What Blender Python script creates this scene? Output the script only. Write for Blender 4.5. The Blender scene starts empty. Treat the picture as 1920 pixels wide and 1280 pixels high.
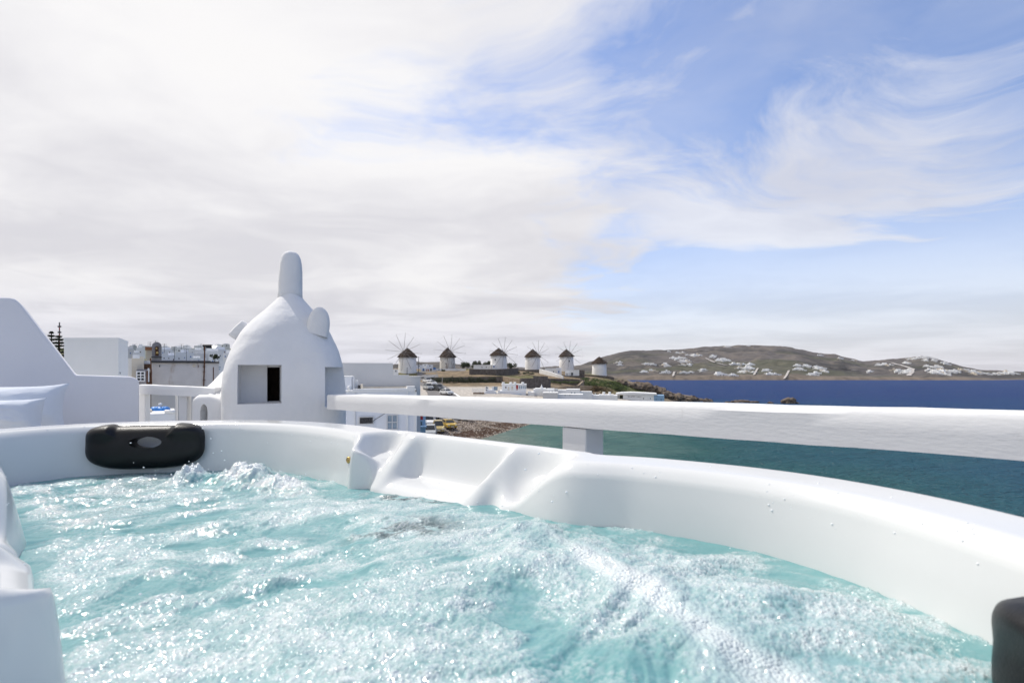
import bpy, bmesh, math, random
import numpy as np
from mathutils import Vector, Matrix, Euler, noise as mnoise

# ------------------------------------------------------------------ camera, sky, sun, exposure
H = 11.0                       # camera height above the sea (m)
F = 960.0                      # focal length in photo pixels (18 mm on a 36 mm sensor)
HOR = 695.0                    # horizon row
scene = bpy.context.scene
cam_d = bpy.data.cameras.new('camera'); cam = bpy.data.objects.new('camera', cam_d)
scene.collection.objects.link(cam); scene.camera = cam
cam.location = (0, 0, H); cam.rotation_euler = (math.radians(90), 0, 0)
cam_d.sensor_width = 36; cam_d.lens = 18; cam_d.shift_y = 55/1920
cam_d.clip_start = 0.02; cam_d.clip_end = 20000
cam_d.dof.use_dof = True; cam_d.dof.focus_distance = 3.2; cam_d.dof.aperture_fstop = 7.1

SUN_AZ = math.radians(-54)     # measured from +Y (view direction), negative = left
SUN_EL = math.radians(54)
sun_dir = Vector((math.sin(SUN_AZ)*math.cos(SUN_EL), math.cos(SUN_AZ)*math.cos(SUN_EL), math.sin(SUN_EL)))
sd = bpy.data.lights.new('sun', 'SUN'); sd.energy = 3.4; sd.angle = math.radians(0.6); sd.color = (1.0, 0.95, 0.88)
sun = bpy.data.objects.new('sun', sd); scene.collection.objects.link(sun)
sun.rotation_euler = sun_dir.to_track_quat('Z', 'Y').to_euler()
sun.location = (-20, 20, 60)

world = bpy.data.worlds.new('World'); scene.world = world; world.use_nodes = True
def build_world():
    nt = world.node_tree; nt.nodes.clear(); N = nt.nodes.new; L = nt.links.new
    def m(op, a, b=None, c=None, clamp=False):
        n = N('ShaderNodeMath'); n.operation = op; n.use_clamp = clamp
        for i, v in enumerate((a, b, c)):
            if v is None: continue
            if isinstance(v, (int, float)): n.inputs[i].default_value = v
            else: L(v, n.inputs[i])
        return n.outputs[0]
    def mr(v, a, b, c=0.0, d=1.0):
        n = N('ShaderNodeMapRange'); n.interpolation_type = 'SMOOTHSTEP'
        L(v, n.inputs[0])
        for i, x in enumerate((a, b, c, d)): n.inputs[i+1].default_value = x
        return n.outputs[0]
    def comb(x, y, z=0.0):
        n = N('ShaderNodeCombineXYZ')
        for i, v in enumerate((x, y, z)):
            if isinstance(v, (int, float)): n.inputs[i].default_value = v
            else: L(v, n.inputs[i])
        return n.outputs[0]
    def noi(vec, scale, detail=6, rough=0.55, dist=0.0):
        n = N('ShaderNodeTexNoise'); L(vec, n.inputs['Vector'])
        n.inputs['Scale'].default_value = scale; n.inputs['Detail'].default_value = detail
        n.inputs['Roughness'].default_value = rough; n.inputs['Distortion'].default_value = dist
        return n.outputs[0]
    tc = N('ShaderNodeTexCoord'); sp = N('ShaderNodeSeparateXYZ'); L(tc.outputs['Generated'], sp.inputs[0])
    x, y, z = sp.outputs
    zc = m('ADD', m('MAXIMUM', z, 0.0), 0.08)
    u = m('DIVIDE', x, zc); v = m('DIVIDE', y, zc)
    # a shallow warp so edges curl
    wv = comb(u, v, 3.7)
    w1 = m('MULTIPLY', m('SUBTRACT', noi(wv, 0.55, 3), 0.5), 1.5)
    w2 = m('MULTIPLY', m('SUBTRACT', noi(comb(u, v, 9.1), 0.55, 3), 0.5), 1.5)
    uu = m('ADD', u, w1); vv = m('ADD', v, w2)
    # the large bank of cloud to the left of a line running away from the viewer
    e = m('SUBTRACT', uu, m('ADD', m('MINIMUM', m('MULTIPLY', vv, 0.16), m('MULTIPLY', vv, 0.20)), 0.20))
    n1 = noi(comb(uu, vv, 1.0), 0.9, 9, 0.60)
    n2 = noi(comb(uu, vv, 5.0), 3.2, 8, 0.62)
    e1 = m('ADD', m('ADD', e, m('MULTIPLY', m('SUBTRACT', n1, 0.5), 3.3)), m('MULTIPLY', m('SUBTRACT', n2, 0.5), 1.0))
    bank = m('POWER', mr(e1, 0.42, -0.62), 0.8)
    # thin combed streaks out in the blue
    su = m('ADD', m('MULTIPLY', uu, 0.55), m('MULTIPLY', vv, 0.10))
    sv = m('SUBTRACT', m('MULTIPLY', vv, 1.15), m('MULTIPLY', m('POWER', m('ABSOLUTE', m('SUBTRACT', uu, 1.4)), 1.6), -0.45))
    s1 = noi(comb(su, sv, 2.0), 1.25, 10, 0.66, 0.35)
    px = m('DIVIDE', m('SUBTRACT', u, 1.42), 1.40); py = m('DIVIDE', m('SUBTRACT', v, 2.35), 1.05)
    rr = m('SQRT', m('ADD', m('MULTIPLY', px, px), m('MULTIPLY', py, py)))
    patch = mr(rr, 1.25, 0.15)
    thr = m('SUBTRACT', 0.62, m('MULTIPLY', patch, 0.34))
    wisp = m('MULTIPLY', mr(m('SUBTRACT', s1, thr), -0.10, 0.26), 0.80)
    veil = m('MULTIPLY', mr(noi(comb(uu, vv, 7.0), 0.7, 6, 0.6), 0.40, 0.76), 0.32)
    cov0 = m('MAXIMUM', m('MAXIMUM', bank, wisp), veil)
    low = m('MULTIPLY', m('POWER', mr(z, 0.50, -0.06), 1.7), 0.95)
    cov = m('MAXIMUM', cov0, low)
    # cloud body: slow light and dark rolls
    body = m('ADD', m('MULTIPLY', noi(comb(m('MULTIPLY', uu, 0.8), vv, 4.0), 0.8, 6, 0.52), 0.86), m('MULTIPLY', n2, 0.14))
    br = mr(body, 0.34, 0.64, 0.70, 0.88)
    lowdim = mr(z, 0.0, 0.30, 0.93, 1.0)
    br = m('MULTIPLY', br, lowdim)
    col = N('ShaderNodeMix'); col.data_type = 'RGBA'
    L(mr(body, 0.3, 0.7), col.inputs[0]); col.inputs[6].default_value = (0.955, 0.945, 1.0, 1); col.inputs[7].default_value = (1, 0.988, 0.985, 1)
    cl2 = N('ShaderNodeMix'); cl2.data_type = 'RGBA'; L(mr(z, 0.16, 0.0), cl2.inputs[0]); L(col.outputs[2], cl2.inputs[6]); cl2.inputs[7].default_value = (0.93, 0.925, 1.0, 1)
    sky = N('ShaderNodeTexSky'); sky.sky_type = 'NISHITA'; sky.sun_disc = False
    sky.sun_elevation = SUN_EL; sky.sun_rotation = SUN_AZ % (2*math.pi)
    sky.altitude = 0; sky.air_density = 1.0; sky.dust_density = 0.35; sky.ozone_density = 2.2
    tn = N('ShaderNodeMix'); tn.data_type = 'RGBA'; tn.blend_type = 'MULTIPLY'; tn.inputs[0].default_value = 1; L(sky.outputs[0], tn.inputs[6]); tn.inputs[7].default_value = (0.98, .97, 1.10, 1)
    b1 = N('ShaderNodeBackground'); L(tn.outputs[2], b1.inputs[0]); b1.inputs[1].default_value = 0.15
    b2 = N('ShaderNodeBackground'); L(cl2.outputs[2], b2.inputs[0]); L(br, b2.inputs[1])
    mx = N('ShaderNodeMixShader'); L(cov, mx.inputs[0]); L(b1.outputs[0], mx.inputs[1]); L(b2.outputs[0], mx.inputs[2])
    out = N('ShaderNodeOutputWorld'); L(mx.outputs[0], out.inputs[0])
build_world()
vs = scene.view_settings
vs.view_transform = 'Standard'; vs.look = 'None'; vs.gamma = 1; vs.use_curve_mapping = False; vs.exposure = 0.14
scene.render.engine = 'CYCLES'
cy = scene.cycles
cy.use_denoising = True; cy.max_bounces = 7; cy.diffuse_bounces = 4; cy.glossy_bounces = 3; cy.transmission_bounces = 4
cy.volume_bounces = 0; cy.caustics_reflective = False; cy.caustics_refractive = False; cy.sample_clamp_indirect = 6

# ------------------------------------------------------------------ helpers
rnd = random.Random(7)
COL = scene.collection
def W(px, py, d):
    """point seen at photo pixel (px, py) when it stands d metres ahead"""
    return Vector(((px-960)/F*d, d, H-(py-HOR)/F*d))
def WZ(px, py, z):
    """point seen at photo pixel (px, py) that lies at world height z"""
    return W(px, py, (H-z)*F/(py-HOR))

def tag(o, label=None, cat=None, group=None, kind=None):
    if label: o['label'] = label
    if cat: o['category'] = cat
    if group: o['group'] = group
    if kind: o['kind'] = kind
    return o
def thing(name, label, cat, loc=(0, 0, 0), rz=0.0, group=None):
    o = bpy.data.objects.new(name, None); COL.objects.link(o)
    o.location = loc; o.rotation_euler = (0, 0, rz); o.empty_display_size = 0.1
    return tag(o, label, cat, group)
class MB:
    def __init__(s): s.v = []; s.f = []
    def add(s, vs, fs):
        n = len(s.v); s.v += [tuple(p) for p in vs]; s.f += [tuple(i+n for i in f) for f in fs]; return s
    def box(s, x0, x1, y0, y1, z0, z1):
        return s.add([(x0,y0,z0),(x1,y0,z0),(x1,y1,z0),(x0,y1,z0),(x0,y0,z1),(x1,y0,z1),(x1,y1,z1),(x0,y1,z1)],
                     [(0,3,2,1),(4,5,6,7),(0,1,5,4),(1,2,6,5),(2,3,7,6),(3,0,4,7)])
    def tbox(s, x0, x1, y0, y1, z0, z1, t):      # tapered towards the top by t on every side
        return s.add([(x0,y0,z0),(x1,y0,z0),(x1,y1,z0),(x0,y1,z0),(x0+t,y0+t,z1),(x1-t,y0+t,z1),(x1-t,y1-t,z1),(x0+t,y1-t,z1)],
                     [(0,3,2,1),(4,5,6,7),(0,1,5,4),(1,2,6,5),(2,3,7,6),(3,0,4,7)])
    def tube(s, p0, p1, r0, r1=None, n=8, caps=True):
        p0 = Vector(p0); p1 = Vector(p1); r1 = r0 if r1 is None else r1
        q = (p1-p0).to_track_quat('Z', 'Y'); a = q @ Vector((1,0,0)); b = q @ Vector((0,1,0))
        vs = []
        for p, r in ((p0, r0), (p1, r1)):
            for i in range(n):
                t = 2*math.pi*i/n; vs.append(p + a*(r*math.cos(t)) + b*(r*math.sin(t)))
        fs = [(i, (i+1)%n, n+(i+1)%n, n+i) for i in range(n)]
        if caps: fs += [tuple(range(n-1,-1,-1)), tuple(range(n, 2*n))]
        return s.add(vs, fs)
    def path(s, pts, r, n=6):
        for a, b in zip(pts[:-1], pts[1:]): s.tube(a, b, r, r, n)
        return s
    def lathe(s, prof, n=24, cx=0, cy=0, jitter=0, seed=0):
        rr = random.Random(seed); base = len(s.v); k = len(prof)
        for r, z in prof:
            for i in range(n):
                t = 2*math.pi*i/n; j = 1+rr.uniform(-jitter, jitter); s.v.append((cx+r*j*math.cos(t), cy+r*j*math.sin(t), z+rr.uniform(-jitter, jitter)*1.5))
        for a in range(k-1):
            for i in range(n):
                s.f.append((base+a*n+i, base+a*n+(i+1)%n, base+(a+1)*n+(i+1)%n, base+(a+1)*n+i))
        s.f.append(tuple(base+(k-1)*n+i for i in range(n))); s.f.append(tuple(base+i for i in range(n-1,-1,-1)))
        return s
    def prism(s, poly, y0, y1):                 # polygon in xz (counter-clockwise seen from -y), extruded along y
        n = len(poly)
        vs = [(x, y0, z) for x, z in poly]+[(x, y1, z) for x, z in poly]
        fs = [tuple(range(n)), tuple(range(2*n-1, n-1, -1))]+[((i+1)%n, i, n+i, n+(i+1)%n) for i in range(n)]
        return s.add(vs, fs)
    def slab(s, poly, z0, z1):                  # polygon in xy (counter-clockwise), extruded along z
        n = len(poly)
        vs = [(x, y, z0) for x, y in poly]+[(x, y, z1) for x, y in poly]
        fs = [tuple(range(n-1,-1,-1)), tuple(range(n, 2*n))]+[(i, (i+1)%n, n+(i+1)%n, n+i) for i in range(n)]
        return s.add(vs, fs)
    def build(s, name, mat, parent=None, smooth=False, bevel=0, seg=2, loc=None, rz=0.0):
        me = bpy.data.meshes.new(name); me.from_pydata(s.v, [], s.f)
        if bevel:
            bm = bmesh.new(); bm.from_mesh(me)
            bmesh.ops.remove_doubles(bm, verts=bm.verts, dist=1e-5)
            ed = [e for e in bm.edges if len(e.link_faces) == 2 and e.calc_face_angle(0) > 0.5]
            bmesh.ops.bevel(bm, geom=ed, offset=bevel, segments=seg, profile=0.5, affect='EDGES', clamp_overlap=True)
            bm.to_mesh(me); bm.free()
        me.update(); me.materials.append(mat)
        if smooth: me.polygons.foreach_set('use_smooth', [True]*len(me.polygons))
        o = bpy.data.objects.new(name, me); COL.objects.link(o)
        if loc is not None: o.location = loc
        o.rotation_euler = (0, 0, rz)
        if parent: o.parent = parent
        return o
def auto_smooth(o, ang=40):
    me = o.data
    me.polygons.foreach_set('use_smooth', [True]*len(me.polygons))
    bm = bmesh.new(); bm.from_mesh(me)
    for e in bm.edges:
        e.smooth = not (len(e.link_faces) == 2 and e.calc_face_angle(0) > math.radians(ang))
    bm.to_mesh(me); bm.free()
def mesh_np(name, V, Fq, mat, parent=None, smooth=True, attrs=None):
    me = bpy.data.meshes.new(name); V = np.asarray(V, dtype=np.float32); Fq = np.asarray(Fq, dtype=np.int32)
    k = Fq.shape[1]
    me.vertices.add(len(V)); me.vertices.foreach_set('co', V.ravel())
    me.loops.add(Fq.size); me.loops.foreach_set('vertex_index', Fq.ravel())
    me.polygons.add(len(Fq)); me.polygons.foreach_set('loop_start', np.arange(0, Fq.size, k, dtype=np.int32))
    me.polygons.foreach_set('use_smooth', np.full(len(Fq), smooth, dtype=bool))
    for nm, arr in (attrs or {}).items():
        arr = np.asarray(arr, dtype=np.float32)
        if arr.ndim == 1:
            a = me.attributes.new(nm, 'FLOAT', 'POINT'); a.data.foreach_set('value', arr)
        else:
            a = me.attributes.new(nm, 'FLOAT_COLOR', 'POINT'); a.data.foreach_set('color', np.c_[arr, np.ones(len(arr), np.float32)].astype(np.float32).ravel())
    me.update(calc_edges=True); me.validate()
    me.materials.append(mat)
    o = bpy.data.objects.new(name, me); COL.objects.link(o)
    if parent: o.parent = parent
    return o
def grid_faces(nr, nc):
    i = np.arange((nr-1)*(nc-1)); r = i//(nc-1); c = i % (nc-1); a = r*nc+c
    return np.c_[a, a+1, a+nc+1, a+nc]
def copy_tree(o, parent=None, **tags):
    c = o.copy(); COL.objects.link(c); c.parent = parent
    for k, v in tags.items(): c[k] = v
    for ch in list(o.children): copy_tree(ch, c)
    return c
# smooth lattice noise in numpy
def vnoise(x, y, seed=0):
    r = np.random.RandomState(seed); T = r.rand(256, 256).astype(np.float32)
    xi = np.floor(x).astype(int); yi = np.floor(y).astype(int); fx = x-xi; fy = y-yi
    fx = fx*fx*fx*(fx*(fx*6-15)+10); fy = fy*fy*fy*(fy*(fy*6-15)+10)
    g = lambda a, b: T[a & 255, b & 255]
    return (g(xi,yi)*(1-fx)+g(xi+1,yi)*fx)*(1-fy)+(g(xi,yi+1)*(1-fx)+g(xi+1,yi+1)*fx)*fy
def fbm(x, y, oct=5, seed=0, gain=0.5, lac=2.03):
    s = 0; a = 1; t = 0
    for i in range(oct):
        s = s+a*vnoise(x+i*17.3, y-i*9.7, seed+i); t += a; a *= gain; x = x*lac; y = y*lac
    return s/t
def sst(a, b, x):
    t = np.clip((x-a)/(b-a), 0, 1); return t*t*(3-2*t)
def worley(x, y, seed=0):
    """distance to nearest jittered cell centre and that cell's random number"""
    r = np.random.RandomState(seed); J = r.rand(256, 256, 3).astype(np.float32)
    xi = np.floor(x).astype(int); yi = np.floor(y).astype(int)
    best = np.full(x.shape, 9.0, np.float32); rid = np.zeros(x.shape, np.float32)
    for dx in (-1, 0, 1):
        for dy in (-1, 0, 1):
            c = J[(xi+dx) & 255, (yi+dy) & 255]
            d = np.hypot(xi+dx+c[..., 0]-x, yi+dy+c[..., 1]-y)
            k = d < best; best = np.where(k, d, best); rid = np.where(k, c[..., 2], rid)
    return best, rid

# ------------------------------------------------------------------ materials
def mat(name, col, rough=0.8, spec=0.5, var=0.0, vscale=3.0, bump=0.0, bscale=30.0, col2=None, metal=0.0, stretch=None, stain=None, bdetail=6, obj=True):
    m = bpy.data.materials.new(name); m.use_nodes = True; nt = m.node_tree; N = nt.nodes.new; L = nt.links.new
    b = nt.nodes['Principled BSDF']
    b.inputs['Roughness'].default_value = rough; b.inputs['Metallic'].default_value = metal
    b.inputs['Specular IOR Level'].default_value = spec
    b.inputs['Base Color'].default_value = (*col, 1)
    tc = N('ShaderNodeTexCoord'); src = tc.outputs['Object']
    if stretch:
        mp = N('ShaderNodeMapping'); mp.inputs['Scale'].default_value = stretch; L(src, mp.inputs[0]); src = mp.outputs[0]
    last = None
    if var or col2:
        n = N('ShaderNodeTexNoise'); n.inputs['Scale'].default_value = vscale; n.inputs['Detail'].default_value = 7; n.inputs['Roughness'].default_value = 0.62
        L(src, n.inputs['Vector'])
        r = N('ShaderNodeMapRange'); r.inputs[1].default_value = 0.35; r.inputs[2].default_value = 0.65; L(n.outputs[0], r.inputs[0])
        mx = N('ShaderNodeMix'); mx.data_type = 'RGBA'; L(r.outputs[0], mx.inputs[0])
        c2 = col2 if col2 else tuple(c*(1-var) for c in col)
        mx.inputs[6].default_value = (*col, 1); mx.inputs[7].default_value = (*c2, 1)
        last = mx.outputs[2]
    if stain:
        sc, lo, hi, c3 = stain
        n = N('ShaderNodeTexNoise'); n.inputs['Scale'].default_value = sc; n.inputs['Detail'].default_value = 8; n.inputs['Roughness'].default_value = 0.7
        mp = N('ShaderNodeMapping'); mp.inputs['Scale'].default_value = (1, 1, 0.35); L(tc.outputs['Object'], mp.inputs[0]); L(mp.outputs[0], n.inputs['Vector'])
        r = N('ShaderNodeMapRange'); r.inputs[1].default_value = lo; r.inputs[2].default_value = hi; L(n.outputs[0], r.inputs[0])
        mx = N('ShaderNodeMix'); mx.data_type = 'RGBA'; L(r.outputs[0], mx.inputs[0])
        if last: L(last, mx.inputs[6])
        else: mx.inputs[6].default_value = (*col, 1)
        mx.inputs[7].default_value = (*c3, 1); last = mx.outputs[2]
    if last: L(last, b.inputs['Base Color'])
    if bump:
        n = N('ShaderNodeTexNoise'); n.inputs['Scale'].default_value = bscale; n.inputs['Detail'].default_value = bdetail
        L(src, n.inputs['Vector'])
        bp = N('ShaderNodeBump'); bp.inputs['Strength'].default_value = 1.0; bp.inputs['Distance'].default_value = bump
        L(n.outputs[0], bp.inputs['Height']); L(bp.outputs[0], b.inputs['Normal'])
    return m
M = {}
M['plaster'] = mat('plaster', (.76, .76, .76), .85, .3, var=.06, vscale=4, bump=.012, bscale=9, stain=(5, .60, .78, (.66, .66, .67)))
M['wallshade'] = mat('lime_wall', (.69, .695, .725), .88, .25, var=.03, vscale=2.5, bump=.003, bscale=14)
M['paintwood'] = mat('painted_timber', (.78, .78, .78), .6, .4, var=.04, vscale=6, bump=.0007, bscale=60, stretch=(.5, .8, 2.5), stain=(9, .64, .75, (.62, .61, .60)))
M['acrylic'] = mat('acrylic', (.65, .66, .66), .16, .5, var=.02, vscale=5, bump=.0006, bscale=8)
M['vinyl'] = mat('black_vinyl', (.006, .006, .007), .38, .32, var=.3, vscale=20, bump=.0006, bscale=600)
M['slot_dark'] = mat('slot_dark', (.02, .013, .010), .95, .1, var=.4, vscale=20)
M['fabric'] = mat('cushion_fabric', (.64, .68, .74), .95, .1, var=.04, vscale=12, bump=.0012, bscale=60)
M['house'] = mat('whitewash', (.82, .82, .81), .88, .2, var=.07, vscale=.7, stain=(.8, .58, .8, (.58, .56, .53)))
M['house_grey'] = mat('grey_render', (.62, .62, .62), .9, .2, var=.06, vscale=.5, stain=(.6, .6, .8, (.52, .51, .5)))
M['house_blue'] = mat('blue_white_wash', (.73, .75, .79), .88, .2, var=.04, vscale=.8)
M['weathered'] = mat('weathered_wall', (.72, .69, .67), .92, .15, var=.16, vscale=1.0, bump=.02, bscale=4, stain=(1.3, .56, .70, (.42, .33, .26)))
M['cream'] = mat('cream_wall', (.68, .61, .50), .9, .2, var=.12, vscale=1.4, stain=(1.6, .55, .7, (.55, .42, .30)))
M['window'] = mat('dark_window', (.03, .035, .045), .15, .5)
M['blueglass'] = mat('curtained_glass', (.30, .38, .46), .2, .5, var=.25, vscale=4)
M['blue'] = mat('blue_paint', (.05, .16, .42), .5, .4, var=.1)
M['paleblue'] = mat('pale_blue_paint', (.27, .42, .60), .6, .3, var=.1, vscale=1)
M['bluebarrel'] = mat('blue_plastic', (.03, .22, .62), .35, .5, var=.1, vscale=5)
M['brown'] = mat('brown_timber', (.13, .07, .04), .8, .2, var=.4, vscale=4)
M['rust'] = mat('rusty_iron', (.17, .08, .045), .85, .2, var=.5, vscale=8)
M['red'] = mat('red_paint', (.35, .03, .03), .6, .3, var=.2)
M['iron'] = mat('dark_iron', (.04, .04, .045), .6, .4)
M['stone'] = mat('dark_stone', (.16, .14, .125), .95, .15, col2=(.07, .06, .055), vscale=1.6, bump=.15, bscale=2.2)
M['stone_tan'] = mat('tan_stone', (.34, .28, .21), .95, .15, col2=(.22, .17, .125), vscale=1.6, bump=.1, bscale=2.2)
M['stonegrey'] = mat('grey_stone', (.32, .31, .32), .95, .15, col2=(.2, .19, .2), vscale=3, bump=.04, bscale=6)
M['rock'] = mat('shore_rock', (.21, .165, .125), .92, .2, col2=(.045, .036, .03), vscale=.8, bump=.25, bscale=1.1)
M['thatch'] = mat('thatch', (.085, .062, .048), 1.0, .05, col2=(.028, .020, .016), vscale=3.5, bump=.12, bscale=6, stretch=(1, 1, .3))
M['millwhite'] = mat('mill_whitewash', (.86, .85, .84), .9, .15, var=.05, vscale=.6, stain=(.7, .60, .85, (.66, .62, .58)))
M['millworn'] = mat('mill_worn_whitewash', (.70, .68, .65), .92, .15, var=.1, vscale=.8, stain=(1.1, .50, .60, (.36, .31, .27)))
M['spoke'] = mat('weathered_pole', (.26, .24, .23), .85, .2, var=.3, vscale=2)
M['asphalt'] = mat('asphalt', (.20, .19, .185), .9, .2, var=.2, vscale=.4)
M['concrete'] = mat('concrete', (.46, .43, .40), .9, .2, var=.15, vscale=.5)
M['tile'] = mat('terrace_floor', (.55, .54, .52), .8, .3, var=.08, vscale=3)
M['leaf_dark'] = mat('dark_needles', (.035, .05, .022), .85, .2, col2=(.015, .022, .012), vscale=2)
M['leaf'] = mat('olive_leaves', (.075, .085, .035), .8, .2, col2=(.03, .038, .018), vscale=1.2)
M['leaf_green'] = mat('green_leaves', (.085, .12, .022), .8, .2, col2=(.035, .05, .014), vscale=.8)
M['bark'] = mat('bark', (.10, .07, .05), .95, .1, var=.4, vscale=6)
M['terracotta'] = mat('terracotta', (.42, .2, .11), .8, .2, var=.2)
M['rubber'] = mat('tyre_rubber', (.02, .02, .02), .8, .2)
M['rim'] = mat('wheel_rim', (.45, .45, .46), .3, .5, metal=.8)
M['carglass'] = mat('car_glass', (.015, .018, .02), .08, .6)
M['lamp'] = mat('lamp_lens', (.75, .75, .72), .15, .6)
M['brass'] = mat('brass', (.55, .38, .14), .3, .5, metal=.9)
M['gull'] = mat('gull_feathers', (.30, .30, .31), .8, .2)
def car_paint(nm, c): return mat(nm, c, .22, .5)
# ------------------------------------------------------------------ sea
def sea_material():
    m = bpy.data.materials.new('sea_water'); m.use_nodes = True; nt = m.node_tree; N = nt.nodes.new; L = nt.links.new
    b = nt.nodes['Principled BSDF']
    g = N('ShaderNodeNewGeometry')
    at = N('ShaderNodeAttribute'); at.attribute_name = 'depth'
    n = N('ShaderNodeTexNoise'); n.inputs['Scale'].default_value = .035; n.inputs['Detail'].default_value = 4; L(g.outputs['Position'], n.inputs['Vector'])
    ad = N('ShaderNodeMath'); ad.operation = 'MULTIPLY_ADD'; L(n.outputs[0], ad.inputs[0]); ad.inputs[1].default_value = .44; L(at.outputs['Fac'], ad.inputs[2])
    sb = N('ShaderNodeMath'); sb.operation = 'SUBTRACT'; L(ad.outputs[0], sb.inputs[0]); sb.inputs[1].default_value = .22
    cr = N('ShaderNodeValToRGB'); L(sb.outputs[0], cr.inputs[0])
    e = cr.color_ramp.elements
    e[0].position = 0.0; e[0].color = (.20, .23, .20, 1)
    e[1].position = 1.0; e[1].color = (.003, .030, .145, 1)
    for p, c in ((.12, (.085, .17, .15, 1)), (.24, (.018, .092, .092, 1)), (.40, (.011, .078, .112, 1)), (.70, (.004, .044, .145, 1))):
        k = e.new(p); k.color = c
    def wave(scale, dist, sx, sy, prev):
        mp = N('ShaderNodeMapping'); mp.inputs['Scale'].default_value = (sx, sy, 1); mp.inputs['Rotation'].default_value = (0, 0, .35); L(g.outputs['Position'], mp.inputs[0])
        t = N('ShaderNodeTexNoise'); t.inputs['Scale'].default_value = scale; t.inputs['Detail'].default_value = 5; t.inputs['Roughness'].default_value = .6; L(mp.outputs[0], t.inputs['Vector'])
        bp = N('ShaderNodeBump'); bp.inputs['Distance'].default_value = dist; L(t.outputs[0], bp.inputs['Height'])
        if prev: L(prev, bp.inputs['Normal'])
        return bp.outputs[0]
    w = wave(.10, 3.0, .6, 1.5, None); w = wave(.45, 1.4, .7, 1.4, w); w = wave(1.7, .42, .8, 1.3, w)
    nt.nodes.remove(b)
    df = N('ShaderNodeBsdfDiffuse'); L(cr.outputs[0], df.inputs['Color']); L(w, df.inputs['Normal'])
    gl = N('ShaderNodeBsdfGlossy'); gl.inputs['Roughness'].default_value = .18; L(w, gl.inputs['Normal'])
    fr_ = N('ShaderNodeFresnel'); fr_.inputs['IOR'].default_value = 1.33; L(w, fr_.inputs['Normal'])
    mn = N('ShaderNodeMath'); mn.operation = 'MINIMUM'; L(fr_.outputs[0], mn.inputs[0]); mn.inputs[1].default_value = .15      # a ruffled sea never mirrors fully at grazing angles
    ms_ = N('ShaderNodeMixShader'); L(mn.outputs[0], ms_.inputs[0]); L(df.outputs[0], ms_.inputs[1]); L(gl.outputs[0], ms_.inputs[2])
    L(ms_.outputs[0], nt.nodes['Material Output'].inputs['Surface'])
    return m
xs = np.concatenate([np.linspace(-9000, -400, 12), np.linspace(-380, 380, 130), np.linspace(400, 9000, 12)])
ys = np.concatenate([np.linspace(-600, -20, 8), np.linspace(0, 400, 110), np.linspace(420, 1200, 24), np.array([2000, 4000, 9000, 15000])])
X, Y = np.meshgrid(xs, ys)
shore = np.minimum(np.hypot(X+8, (Y-85)*.75), np.hypot(X-30, Y-150))       # distance to the beach
dep = np.clip(.05+np.maximum(shore-6, 0)/150.0, 0, .56)+sst(110, 240, Y)*.36
sea = mesh_np('sea', np.c_[X.ravel(), Y.ravel(), np.zeros(X.size)], grid_faces(len(ys), len(xs)), sea_material(), attrs={'depth': np.clip(dep, 0, 1).ravel()})
tag(sea, kind='structure')

# ------------------------------------------------------------------ the point with the mills: terrain through surveyed spots
CP = []
def cp(*p): CP.append(tuple(p))
for px, py, d in ((762,698,180),(725,698,175),(840,692,209),(935,693,188),(900,694,190),(998,694,209),(1062,696,221),(1123,703,213),(1030,700,205),(1085,702,210),
                  (1140,706,208),(1165,712,203),(1190,722,196),(1215,733,190),(1240,744,184),(1160,722,186),(1130,735,172),(1100,718,185),(1060,712,180),
                  (800,702,176),(850,704,176),(900,704,176),(950,705,176),(1000,706,180),(1030,710,178),
                  (830,722,158),(880,723,156),(940,724,154),(990,730,150),(860,740,130),(920,745,124),(980,748,122),(852,738,134),(803,713,170),(820,722,155),
                  (1040,745,140),(1100,748,145),(1180,750,150),(1230,752,160)):
    p = W(px, py, d); cp(p.x, p.y, p.z)
for p in ((-7,78,-.1),(-1,93,-.1),(4,106,-.1),(9,114,-.6),(20,120,-1.0),(34,130,-1),(45,145,-1),(58,165,-1.2),(70,183,-1.5),(0,70,-2),(8,90,-2.2),(25,105,-3),(60,140,-3),(90,190,-4),(-3,60,-2),
          (-10,78,.9),(-6,92,.9),(-2,102,.9),(3,112,1.2),(12,122,1.8),(-8,70,.3),(-14,70,1.3),(-13,85,1.4),(-10,100,1.6),(-11,110,2.2),(-18,80,1.4),(-30,80,1.6),(-30,55,1.4),(-14,50,1.2),(-9,52,0),(-50,70,2),(-80,60,3),
          (-14,122,3.6),(-22,150,6.4),(-30,120,4),(-45,150,7.5),(-60,180,10.5),(-60,230,12),(-110,200,12),(-110,120,8),(-110,60,5),
          (0,250,9),(-40,260,10),(40,252,6.5),(62,235,3),(78,226,-1),(70,255,-2),(0,300,1),(-60,310,6),(-120,310,8),(90,240,-4),(90,300,-4),(30,300,-2)):
    cp(*p)
CPa = np.array(CP)
def rbf_fit(P):
    A = np.hypot(P[:,None,0]-P[None,:,0], P[:,None,1]-P[None,:,1]); n = len(P)
    K = np.zeros((n+3, n+3)); K[:n,:n] = -A + np.eye(n)*-.15; K[:n,n] = 1; K[n,:n] = 1; K[:n,n+1] = P[:,0]; K[n+1,:n] = P[:,0]; K[:n,n+2] = P[:,1]; K[n+2,:n] = P[:,1]
    return np.linalg.solve(K, np.r_[P[:,2], 0, 0, 0])
RW = rbf_fit(CPa)
def ground_np(X, Y):
    sh = X.shape; X = X.ravel(); Y = Y.ravel(); Z = RW[-3]+RW[-2]*X+RW[-1]*Y
    for w, p in zip(RW[:-3], CPa): Z = Z - w*np.hypot(X-p[0], Y-p[1])
    return Z.reshape(sh)
def ground(x, y): return float(ground_np(np.array([[x]]), np.array([[y]]))[0, 0])
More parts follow.
